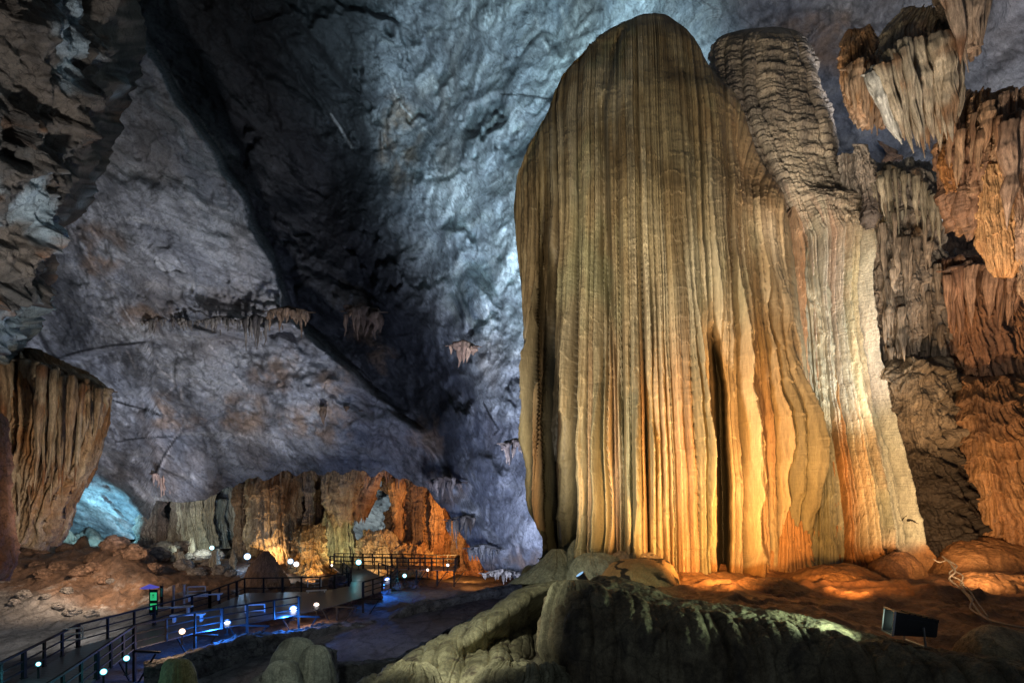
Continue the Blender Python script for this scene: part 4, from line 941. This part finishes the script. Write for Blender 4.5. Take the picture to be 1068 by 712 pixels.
#==MAN==
# ================================================================== WALKWAY
M_STEEL = plain_mat('dark_steel', (.007, .007, .008), .75, 0)
M_DECK = plain_mat('deck_boards', (.13, .13, .14), .4)
M_WHITE = plain_mat('white_paint', (.75, .77, .8), .4)
M_BLACK = plain_mat('black_housing', (.03, .032, .036), .42, .2)
M_ALU = plain_mat('bare_aluminium', (.55, .56, .58), .35, .8)
M_CABLE = plain_mat('grey_cable', (.36, .31, .25), .6)
DZ = -7.6
def deckline(name, left, right, label, drop=0):
    """deck between two edges; board pattern in the mesh"""
    bm = bmesh.new(); n = 0
    for k in range(len(left) - 1):
        a0, a1, b0, b1 = [Vector(v) for v in (left[k], left[k + 1], right[k], right[k + 1])]
        L = ((a1 - a0).length + (b1 - b0).length) / 2; m = max(1, int(L / .30))
        for j in range(m):
            t0, t1 = j / m + .03 / m, (j + 1) / m - .03 / m
            q = [a0.lerp(a1, t0), b0.lerp(b1, t0), b0.lerp(b1, t1), a0.lerp(a1, t1)]
            top = [bm.verts.new(v) for v in q]; bot = [bm.verts.new(v - Vector((0, 0, .05))) for v in q]
            bm.faces.new(top); bm.faces.new(bot[::-1])
            for i in range(4): bm.faces.new((top[i], bot[i], bot[(i + 1) % 4], top[(i + 1) % 4]))
    bmesh.ops.recalc_face_normals(bm, faces=bm.faces)
    return tag(bm_obj(name, bm, M_DECK), label, 'walkway', kind='structure')
def zed(x, y, z=DZ): return Vector((x, y, z))
LE = [zed(-17.6,15), zed(-19.7,21.9), zed(-21.6,28.3), zed(-21.0,31.6), zed(-20.6,34.5), zed(-20.2,38), zed(-20.6,43.8), zed(-15,44.4), zed(-13.5,47), zed(-14.0,49.5)]
RE = [zed(-14.6,15), zed(-16.2,20.5), zed(-18.6,28.0), zed(-17.4,31.2), zed(-15.6,33.5), zed(-13.5,36), zed(-12.0,39), zed(-11.0,42), zed(-9.8,46), zed(-10.0,49.5)]
deckline('path', LE, RE, 'boarded visitor walkway winding across the cave floor')
def sub(pts, step):
    out = []
    for a, b in zip(pts, pts[1:]):
        n = max(1, round((b - a).length / step))
        out += [(a.lerp(b, j / n)) for j in range(n)]
    return out + [pts[-1]]
def railing(pts, label, step=1.5, bars=2, group=None, lit=False, base=0):
    root = empty('railing', pts[0]); o = root.location.copy()
    tag(root, label, 'railing', group)
    bm = bmesh.new()
    for a, b in zip(pts, pts[1:]): add_bar(bm, a - o + Vector((0, 0, 1.1)), b - o + Vector((0, 0, 1.1)), .10, .08)
    bm_obj('handrail', bm, M_STEEL, root)
    for k in range(bars):
        bm = bmesh.new(); z = .32 + k * .38
        for a, b in zip(pts, pts[1:]): add_bar(bm, a - o + Vector((0, 0, z)), b - o + Vector((0, 0, z)), .055, .055)
        bm_obj('crossbar', bm, M_STEEL, root)
    first = None
    for i, p in enumerate(sub(pts, step)):
        if first is None:
            bm = bmesh.new(); add_box(bm, (0, 0, .5), (.14, .14, 1.16)); add_box(bm, (0, 0, .0), (.2, .2, .03)); first = bm_obj('post', bm, M_STEEL, root)
        else:
            q = first.copy(); COL.objects.link(q); q.parent = root; q.location = p - o
            if i % 3: q.scale = (.7, .7, 1)
    return root
up = Vector((0, 0, .02))
railing([p + up for p in LE[:6]], 'dark steel railing along the far side of the near walkway', bars=2)
railing([p + up for p in RE[:6]], 'dark steel railing along the near side of the near walkway', bars=2)
railing([p + up for p in LE[5:9]], 'dark railing at the far edge of the blue lit deck', bars=1)
# supports below the deck
for k in (2, 3, 4, 5, 6, 7):
    p = RE[k]
    r = empty('deck_support', p + Vector((0, 0, -2.2)))
    tag(r, 'steel post with two diagonal struts under the deck edge', 'deck support', 'steel supports under the walkway edge')
    bm = bmesh.new(); add_box(bm, (0, 0, 1.05), (.12, .12, 2.1)); bm_obj('post', bm, M_STEEL, r)
    for s in (-1, 1):
        bm = bmesh.new(); add_bar(bm, (0, 0, .2), (s * 1.2, -.25 * s, 2.0), .07); bm_obj('strut', bm, M_STEEL, r)
    bm = bmesh.new(); add_bar(bm, (-1.4, .2, 2.08), (1.4, -.2, 2.08), .1); bm_obj('beam', bm, M_STEEL, r)
# far platform
PZ = -7.1
PL = [Vector((-17.6, 55, PZ)), Vector((-12, 54, PZ)), Vector((-5.3, 53, PZ))]; PB = [Vector((-18, 57.6, PZ)), Vector((-12, 56.8, PZ)), Vector((-5.2, 55.8, PZ))]
deckline('platform', PB, PL, 'raised viewing platform before the orange drapery')
railing(PL, 'front railing of the far viewing platform', 1.1, 2)
railing(PB, 'rear railing of the far viewing platform', 1.1, 2)
railing([PL[-1], PB[-1]], 'short end railing of the far viewing platform', 1.1, 2)
for k, x in enumerate((-16.5, -14, -11.5, -9, -7, -5.4)):
    y = np.interp(x, [-17.6, -5.3], [55, 53])
    bm = bmesh.new(); add_box(bm, (0, 0, .75), (.16, .16, 1.5)); add_bar(bm, (0, 0, .2), (.9, 0, 1.4), .08)
    o = bm_obj('platform_post', bm, M_STEEL, None, (x, y, PZ - 1.55)); tag(o, 'dark post with a strut holding up the far platform', 'platform post', 'posts under the far platform')
# stairs rail crossing down to the platform
stair = [Vector((-14.0, 49.5, DZ + .02)), Vector((-15.6, 52.4, DZ + .2)), Vector((-17.2, 54.8, PZ))]
stair2 = [Vector((-10.0, 49.5, DZ + .02)), Vector((-12.2, 52, DZ + .2)), Vector((-14.0, 54.2, PZ))]
deckline('path', stair, stair2, 'short boarded link up to the far platform')
railing([p for p in LE[8:]] + [stair[1]], 'dark railing on the far side of the link walkway', 1.4, 2)
railing([RE[7] + up, RE[8] + up, RE[9] + up, stair2[1]], 'dark railing on the near side of the link walkway', 1.4, 2)

# white tube barriers
def barrier(px, py, Y, w, h, rz, label):
    r = empty('barrier', W(px, py, Y), rz); tag(r, label, 'barrier')
    bm = bmesh.new()
    add_bar(bm, (-w/2, 0, h), (w/2, 0, h), .07); add_bar(bm, (-w/2, 0, h*.55), (w/2, 0, h*.55), .06)
    bm_obj('rails', bm, M_WHITE, r)
    for s in (-1, 1):
        bm = bmesh.new(); add_bar(bm, (s*w/2, 0, 0), (s*w/2, 0, h), .07); bm_obj('leg', bm, M_WHITE, r)
    bm = bmesh.new(); add_box(bm, (0, 0, .02), (w + .3, .12, .04)); bm_obj('base_rail', bm, M_WHITE, r)
barrier(266, 644, 36.5, 1.15, .85, .25, 'white tube barrier standing alone on the blue lit deck')
barrier(328, 612, 45, 1.0, .6, .3, 'small white tube barrier at the deck corner')
barrier(205, 622, 39, 1.1, .7, .25, 'white tube barrier beside the cluttered ticket corner')
barrier(76, 667, 27.3, .75, .55, .7, 'white tube barrier at the bend of the near walkway')
# benches (pale slabs)
for (x, y, Y, w, rz, lb) in [(330,621,44,1.5,.3,'pale bench behind the warm lamp'),(213,626,38,2.2,.25,'pale bench beyond the green sign'),(178,640,34.5,2.4,.2,'long pale bench by the near railing'),(196,648,33,1.8,.2,'low pale bench nearest the warm lamp')]:
    r = empty('bench', W(x, y, Y), rz); tag(r, lb, 'bench')
    bm = bmesh.new(); add_box(bm, (0, 0, .42), (w, .42, .06)); bm_obj('seat', bm, M_WHITE, r)
    for s in (-1, 1):
        bm = bmesh.new(); add_box(bm, (s * w * .4, 0, .2), (.08, .36, .39)); bm_obj('leg', bm, M_WHITE, r)
# green signs and slim posts
def glow(name, c, s): return plain_mat(name, c, .5, 0, .1, c, s)
M_GREEN = glow('green_panel', (.05, .75, .25), .55); M_GREEND = plain_mat('dim_green', (.05, .4, .18), .5); M_BLUE = glow('blue_cloth_glow', (.12, .12, .7), .5)  # the cloth emits light of its own, in place of being lit
r = empty('sign', W(160, 641, 33.5), .1); tag(r, 'glowing green two panel sign on a dark upright board', 'sign')
bm = bmesh.new(); add_box(bm, (0, .05, .75), (.42, .05, 1.5)); bm_obj('board', bm, M_STEEL, r)
for z, h in ((1.1, .46), (.5, .36)):
    bm = bmesh.new(); add_box(bm, (0, 0, z), (.34, .04, h)); p = bm_obj('panel', bm, M_GREEN, r)
    bm = bmesh.new(); add_cyl(bm, (0, -.03, z + h * .18), (0, -.024, z + h * .18), .05, 12)
    add_bar(bm, (-.08, -.028, z - h * .02), (.08, -.028, z + h * .06), .03, .012); add_bar(bm, (0, -.028, z), (-.07, -.028, z - h * .3), .03, .012); add_bar(bm, (0, -.028, z), (.08, -.028, z - h * .28), .03, .012)
    bm_obj('pictogram', bm, M_GREEND, p)
r = empty('sign', W(168, 638, 34.5), -.3); tag(r, 'dim green narrow sign behind the glowing one', 'sign')
bm = bmesh.new(); add_box(bm, (0, .04, .9), (.2, .04, 1.4)); bm_obj('board', bm, M_STEEL, r)
bm = bmesh.new(); add_box(bm, (0, 0, 1.2), (.14, .04, .5)); bm_obj('panel', bm, M_GREEND, r)
r = empty('parasol', W(156, 640, 35.5), 0); tag(r, 'small violet blue awning on a thin pole above the green sign', 'awning')
bm = bmesh.new(); add_cyl(bm, (0, 0, 0), (0, 0, 1.7), .03); bm_obj('pole', bm, M_STEEL, r)
bm = bmesh.new(); bmesh.ops.create_cone(bm, cap_ends=True, segments=8, radius1=.55, radius2=.05, depth=.22); bmesh.ops.translate(bm, vec=(0, 0, 1.75), verts=bm.verts); bm_obj('cloth', bm, M_BLUE, r)
for (x, y0, y1, Y, lb) in [(181,634,611,36,'slim pale post left of the bench corner'),(192,633,610,36.5,'slim pale post right of its twin')]:
    bm = bmesh.new(); h = (y0 - y1) / F * Y; add_cyl(bm, (0, 0, 0), (0, 0, h), .07, 10); add_cyl(bm, (0, 0, 0), (0, 0, .05), .16, 12); add_cyl(bm, (0, 0, h), (0, 0, h + .06), .1, 12)
    tag(bm_obj('bollard', bm, plain_mat('pale_post', (.5, .38, .3), .5), None, W(x, y0, Y)), lb, 'bollard')

# ================================================================== LAMPS
def lens_mat(col, es, r):
    m = plain_mat('lens', (.5, .5, .5), .2, 0, 0, col, es); N, Lk = m.node_tree.nodes, m.node_tree.links
    tc = N.new('ShaderNodeTexCoord'); ln = N.new('ShaderNodeVectorMath'); ln.operation = 'LENGTH'; Lk.new(tc.outputs['Object'], ln.inputs[0])
    cr = N.new('ShaderNodeValToRGB'); e = cr.color_ramp.elements
    e[0].position = .45; e[0].color = (1, 1, 1, 1); e[1].position = .85; e[1].color = (*col, 1)
    dv = N.new('ShaderNodeMath'); dv.operation = 'DIVIDE'; dv.inputs[1].default_value = r; Lk.new(ln.outputs['Value'], dv.inputs[0]); Lk.new(dv.outputs[0], cr.inputs[0])
    Lk.new(cr.outputs[0], N['Principled BSDF'].inputs['Emission Color'])
    st = N.new('ShaderNodeMapRange'); st.inputs[1].default_value = .4; st.inputs[2].default_value = .9; st.inputs[3].default_value = es * .6; st.inputs[4].default_value = 1.1
    Lk.new(dv.outputs[0], st.inputs[0]); Lk.new(st.outputs[0], N['Principled BSDF'].inputs['Emission Strength'])
    return m
def cave_lamp(px, py, Y, col, r, label, watts=0, es=25, aim=None, height=.7, group=None, off=(0, -1.3, -.2)):
    r *= .92; watts *= .5; es *= 1.3
    p = Vector(W(px, py, Y)); root = empty('cave_lamp', p - Vector((0, 0, height))); tag(root, label, 'lamp', group)
    to = (Vector((0, 0, 1.0)) - p).normalized() if aim is None else Vector(aim).normalized()
    q = to.to_track_quat('Z', 'Y').to_matrix().to_4x4(); h = Vector((0, 0, height))
    bm = bmesh.new(); bmesh.ops.create_cone(bm, cap_ends=True, segments=20, radius1=r * .8, radius2=r * 1.15, depth=r * 1.5)
    bmesh.ops.transform(bm, matrix=Matrix.Translation(h - to * r * .8) @ q, verts=bm.verts); bm_obj('housing', bm, M_BLACK, root)
    bm = bmesh.new(); bmesh.ops.create_cone(bm, cap_ends=True, segments=20, radius1=r, radius2=r * .85, depth=r * .25)
    bmesh.ops.transform(bm, matrix=q, verts=bm.verts)
    bm_obj('lens', bm, lens_mat(col, es, r), root, h + to * r * .1)
    bm = bmesh.new(); add_cyl(bm, (0, 0, 0), (0, 0, height - r), .04, 8); add_box(bm, (0, 0, .02), (r * 1.4, r * 1.2, .04)); bm_obj('stand', bm, M_STEEL, root)
    if watts: light('lamp_light', p + to * .5 + Vector(off), tuple(min(1, v) for v in col), watts, size=.15)
BL = (.03, .22, 1.0); CYA = (.15, .85, 1.0); WA = (1.0, .66, .42); WH = (.8, .92, 1.0)
BG, = ('blue lamps along the walkway',)
cave_lamp(306, 635, 37, BL, .28, 'largest blue lamp over the deck, left of a warm lamp', 1100, 9)
cave_lamp(237, 649, 33.5, BL, .22, 'blue lamp low between the warm lamp and the white barrier', 1000, 9)
cave_lamp(404, 605, 50, BL, .30, 'blue lamp between the far platform and the deck', 700, 9)
cave_lamp(190, 658, 30, WA, .17, 'warm lamp under the near walkway edge', 150, 14)
cave_lamp(330, 631, 39, WA, .22, 'warm lamp right beside the largest blue lamp', 300, 14)
cave_lamp(258, 580, 58, (.35,.6,1.0), .35, 'blue white lamp left of the smooth cone stalagmite', 350, 14)
cave_lamp(303, 585, 56, (.3,.65,1.0), .28, 'left lamp of a pair right of the cone stalagmite', 200, 12)
cave_lamp(309, 588, 56, (.9,.85,.8), .28, 'right whitish lamp of a pair beside the cone stalagmite', 100, 12)
cave_lamp(374, 586, 53, CYA, .28, 'cyan lamp at the left end of the far platform', 25, 10)
cave_lamp(422, 600, 52, CYA, .20, 'small cyan lamp below the far platform', 30, 8)
cave_lamp(108, 700, 22, CYA, .13, 'left small cyan lamp beneath the near walkway', 22, 8)
cave_lamp(132, 686, 24, CYA, .13, 'right small cyan lamp beneath the near walkway', 22, 8)
cave_lamp(40, 692, 23.5, CYA, .10, 'tiny cyan lamp on the near deck by the railing', 30, 6)
cave_lamp(120, 563, 66, WH, .28, 'white lamp far back below the cyan lit wall', 250, 14)
cave_lamp(128, 567, 66, WH, .16, 'smaller white lamp right of the far white one', 40, 10)
cave_lamp(118, 579, 56, CYA, .16, 'small cyan lamp on the brown rubble', 40, 8)
cave_lamp(221, 571, 60, CYA, .24, 'cyan lamp by the grey green column', 150, 8)
cave_lamp(446, 594, 52.5, WA, .14, 'small warm lamp under the far platform', 60, 10)
cave_lamp(467, 589, 52.8, WH, .14, 'small white lamp at the right end of the platform', 40, 10)
for k, x in enumerate((229, 236, 242)):
    cave_lamp(x, 553, 70, WH, .12, 'tiny white lamp in a row of three deep in the alcove', 10, 8, group='tiny lamps in the dark alcove')
cave_lamp(346, 589, 57, WA, .13, 'tiny warm lamp above the pinkish rubble', 30, 8)

# big floodlight on the bank
fl = empty('floodlight', W(950, 668, 5.75), 0); tag(fl, 'black box floodlight standing on the rimstone bank, facing left', 'floodlight')
R = Matrix.Rotation(math.radians(6), 4, 'Y') @ Matrix.Rotation(math.radians(-14), 4, 'Z')
def xf(bm, o=(0, 0, .17)): bmesh.ops.transform(bm, matrix=Matrix.Translation(o) @ R, verts=bm.verts); return bm
bm = bmesh.new(); w, h, dp = .40, .24, .26
# hollow hood open to the left (-X)
v = add_box(bm, (0, 0, 0), (w, dp, h))
for q in bm.verts:
    if q.co.x > 0: q.co.y *= .72; q.co.z *= .70
f = [f for f in bm.faces if f.calc_center_median().x < -w * .49]
res = bmesh.ops.inset_region(bm, faces=f, thickness=.014)
res2 = bmesh.ops.extrude_face_region(bm, geom=f); vs = [e for e in res2['geom'] if isinstance(e, bmesh.types.BMVert)]
bmesh.ops.delete(bm, geom=f, context='FACES')
bmesh.ops.translate(bm, vec=(.17, 0, 0), verts=vs)
for q in vs: q.co.y *= .75; q.co.z *= .75
bmesh.ops.recalc_face_normals(bm, faces=bm.faces)
bmesh.ops.bevel(bm, geom=[e for e in bm.edges], offset=.006, segments=2, affect='EDGES')
bm_obj('housing', xf(bm), M_BLACK, fl)
bm = bmesh.new()
for k in range(6): add_box(bm, (-.06 + k * .05, -.01, h * .5 - .012 - k * .006), (.012, dp * .74, .03))
for k in range(2): add_box(bm, (.02, -dp * .45, -.05 + k * .10), (w * .7, .012, .02))
bm_obj('cooling_fins', xf(bm), M_BLACK, fl)
bm = bmesh.new(); t = .012
for (c, s) in [((-w/2, 0, h/2), (.02, dp + t, t)), ((-w/2, 0, -h/2), (.02, dp + t, t)), ((-w/2, dp/2, 0), (.02, t, h)), ((-w/2, -dp/2, 0), (.02, t, h))]: add_box(bm, c, s)
bm_obj('front_frame', xf(bm), M_ALU, fl)
bm = bmesh.new(); add_box(bm, (-w/2 + .09, 0, 0), (.01, dp * .62, h * .62)); bm_obj('lens', xf(bm), plain_mat('flood_lens', (.9, .95, .9), .2, 0, 0, (.75, 1.0, .8), 3), fl)
bm = bmesh.new()
for s in (-1, 1): add_bar(bm, (.02, s * .15, .17), (.04, s * .15, -.02), .02, .008)
add_bar(bm, (.04, -.15, -.02), (.04, .15, -.02), .03, .008)
bm_obj('bracket', bm, M_ALU, fl)
light('flood_light', W(924, 643, 5.7), (.72, 1.0, .70), 150, target=W(800, 640, 6.5), size=.10, angle=70, blend=.6)
# small lamp in the gap by the streaked mound
sl = empty('spot_lamp', W(612, 615, 8.3)); tag(sl, 'small black and blue spot lamp lying on the lobe', 'spot lamp')
bm = bmesh.new(); add_cyl(bm, (.06, 0, .0), (-.08, 0, .2), .06, 16); add_cyl(bm, (-.08, 0, .2), (-.1, 0, .23), .07, 16); bm_obj('housing', bm, M_BLACK, sl, smooth_=False)
bm = bmesh.new(); add_cyl(bm, (-.1, 0, .23), (-.105, 0, .237), .06, 16); bm_obj('lens', bm, plain_mat('blue_lens', (.3, .5, .8), .2, 0, 0, (.3, .6, 1.0), .8), sl)
bm = bmesh.new(); add_bar(bm, (.08, -.07, .0), (.16, -.07, -.12), .02); bm_obj('bracket', bm, M_ALU, sl)

# cables
def cable(pts, r, label, name='cable', jit=0): 
    P = [Vector(W(*p)) for p in pts]; o = tube(name, [p + Vector((random.uniform(-jit, jit), 0, random.uniform(-jit, jit) * .5)) for p in P], r, M_CABLE)
    return tag(o, label, 'cable')
cable([(983,580,12.2),(992,588,11.6),(996,596,11),(990,603,10.4),(1000,612,9.8),(1010,622,9.0),(1018,634,8.2),(1028,644,7.6),(1045,650,7.2),(1072,655,6.9),(1110,660,6.8)], .016, 'tan cable looping down the clay and out of the right edge')
cable([(986,583,12),(998,590,11.5),(990,598,10.9),(1003,606,10.2),(1006,616,9.4),(1014,624,8.8),(1012,634,8.2),(1026,643,7.6),(1034,648,7.4)], .014, 'tan cable twisted with the longer one, ending sooner')
cable([(974,583,12.1),(980,586,12),(990,584,12),(994,594,11.4),(1004,600,10.8),(1002,610,10.1),(1010,614,9.6),(1018,626,8.8),(1030,642,7.8)], .012, 'thin third strand in the tangle of cables')
cable([(838,628,9.2),(862,629,9.1),(880,628,9.3),(894,622,9.6),(906,616,10.2),(925,614,10.6),(934,610,11)], .012, 'thin cable lying on the clay behind the bank')
#==LIGHT==
# ================================================================== LIGHTING OF THE CAVE: UNSEEN SPOTS, INFERRED FLOODLIGHTS AND ADDED FILL
K = 1.0
def L(name, a, col, watts, b, size=.4, angle=80, blend=.9): return light(name, W(*a), col, watts * K, W(*b), size, angle, blend)
# main flowstone
L('key_warm', (470, 600, 6.0), (1.0, .87, .68), 2100, (665, 380, 13), .25, 60)  # hangs in open air, no fixture
L('foot_olive', (640, 560, 7.5), (1.0, .74, .40), 260, (600, 480, 13), .1, 60)
L('foot_orange', (770, 598, 8.2), (1.0, .50, .15), 1800, (715, 500, 13), .15, 84)
L('foot_orange_right', (890, 612, 9.0), (1.0, .48, .14), 480, (870, 480, 13), .15, 110)
L('key_right', (900, 590, 6.5), (1.0, .56, .24), 700, (775, 420, 13), .25, 50)  # added fill from the front right
L('skirt_cool', (1000, 500, 10.5), (.94, .98, .92), 1500, (880, 370, 14), .2, 48, .9)
L('top_warm', (760, 560, 4.0), (1.0, .90, .66), 2300, (700, 100, 13.5), .4, 55)
# wall
L('wall_cyan', (470, 480, 17), (.52, .84, 1.0), 72000, (560, 150, 33), .5, 60)
L('wall_blue', (500, 600, 22), (.55, .66, 1.0), 15000, (525, 480, 33), .5, 90)
L('slab_blue', (330, 600, 30), (.84, .88, 1.0), 23000, (190, 320, 50), .8, 62)
L('slab_left', (165, 560, 44), (.7, .78, 1.0), 9000, (110, 440, 57), .8, 80)
L('mud_fill', (90, 600, 33), (.95, .9, .85), 1600, (50, 650, 38), .3, 110)  # added to lift the mud beyond the railing, no fixture
L('wall_mid', (470, 620, 24), (.72, .86, 1.0), 26000, (500, 230, 40), .8, 46)
L('cyan_alcove', (100, 552, 58), (.25, .72, 1.0), 7000, (112, 525, 72), .6, 110)
L('left_pillar', (60, 590, 18), (1.0, .62, .36), 260, (4, 540, 23), .2, 60)
L('left_drape', (130, 600, 22), (1.0, .84, .64), 2800, (50, 460, 31), .3, 70)
L('left_wall', (60, 520, 16), (.9, .92, .95), 6500, (60, 180, 23), .4, 70)
L('floor_warm', (90, 560, 40), (1.0, .72, .50), 3500, (90, 610, 47), .3, 150)
# arch
L('arch_orange_left', (284, 590, 59), (1.0, .62, .25), 1100, (284, 550, 63), .3, 130)
L('arch_orange_mid', (325, 604, 55), (1.0, .60, .22), 500, (322, 585, 59), .3, 130)
L('arch_orange_right', (425, 588, 59), (1.0, .50, .14), 700, (450, 545, 66), .3, 130)
L('arch_fill', (350, 566, 52), (1.0, .74, .42), 500, (350, 530, 64), .4, 110)
L('arch_drape', (470, 580, 54), (1.0, .48, .14), 4200, (440, 530, 66), .3, 100)
L('passage_glow', (492, 588, 52), (1.0, .40, .08), 500, (492, 606, 54), .2, 120)
L('arch_mound', (392, 592, 57), (1.0, .68, .34), 420, (392, 575, 61), .2, 130)
L('arch_olive', (352, 588, 58), (.95, .95, .60), 500, (352, 545, 63), .3, 130)
L('passage_orange', (485, 596, 56), (1.0, .40, .08), 900, (485, 598, 62), .3, 150)
L('window_cool', (388, 560, 78), (.75, .9, 1.0), 5500, (395, 520, 90), .5, 120)
L('alcove_grey', (215, 566, 56), (.85, .95, .85), 800, (190, 545, 66), .3, 150)
# right side
L('right_orange', (1010, 600, 9.5), (1.0, .62, .32), 1500, (1030, 400, 14), .2, 110)
L('shingle_fill', (860, 300, 10.0), (1.0, .93, .82), 900, (815, 120, 16), .3, 44)  # added to brighten the shingled column
L('right_hang', (960, 420, 7.5), (1.0, .86, .70), 2100, (975, 130, 12), .3, 70)
L('right_mid', (900, 420, 8.5), (1.0, .84, .66), 600, (965, 330, 14), .2, 60)
L('recess_cool', (985, 235, 14.8), (.7, .8, 1.0), 260, (960, 220, 20), .3, 140)  # added fill for the wall behind the hanging clusters
L('blue_gap', (905, 420, 17.5), (.2, .5, 1.0), 420, (905, 330, 21), .2, 130)
L('ceiling_right', (930, 130, 14.5), (.88, .90, 1.0), 2200, (960, 20, 18), .3, 120)
# front
L('front_cool', (300, 440, 6.0), (1.0, .98, .78), 900, (520, 665, 9), .15, 56)
L('pool_fill', (500, 560, 27), (.9, .92, 1.0), 900, (430, 645, 36), .3, 70)  # added to bring out the pool rims
L('low_left', (260, 560, 12), (.85, .95, .85), 500, (310, 690, 18), .3, 50)

w = bpy.data.worlds.new('World'); scene.world = w; w.use_nodes = True
w.node_tree.nodes['Background'].inputs[0].default_value = (.55, .65, .8, 1); w.node_tree.nodes['Background'].inputs[1].default_value = .075  # dim ambient fill entering through the open back of the cave

cam = bpy.data.cameras.new('camera'); co = bpy.data.objects.new('camera', cam); COL.objects.link(co); scene.camera = co
cam.sensor_width = 36; cam.lens = 36 * F / 1068; cam.shift_y = (CY - 356) / 1068; cam.clip_end = 400; cam.clip_start = .05
co.location = (0, 0, 0); co.rotation_euler = (math.pi / 2, 0, 0)
scene.render.engine = 'CYCLES'
scene.cycles.use_denoising = True
scene.cycles.max_bounces = 4; scene.cycles.diffuse_bounces = 3; scene.cycles.sample_clamp_indirect = 3
scene.view_settings.view_transform = 'Standard'; scene.view_settings.look = 'None'; scene.view_settings.exposure = 0
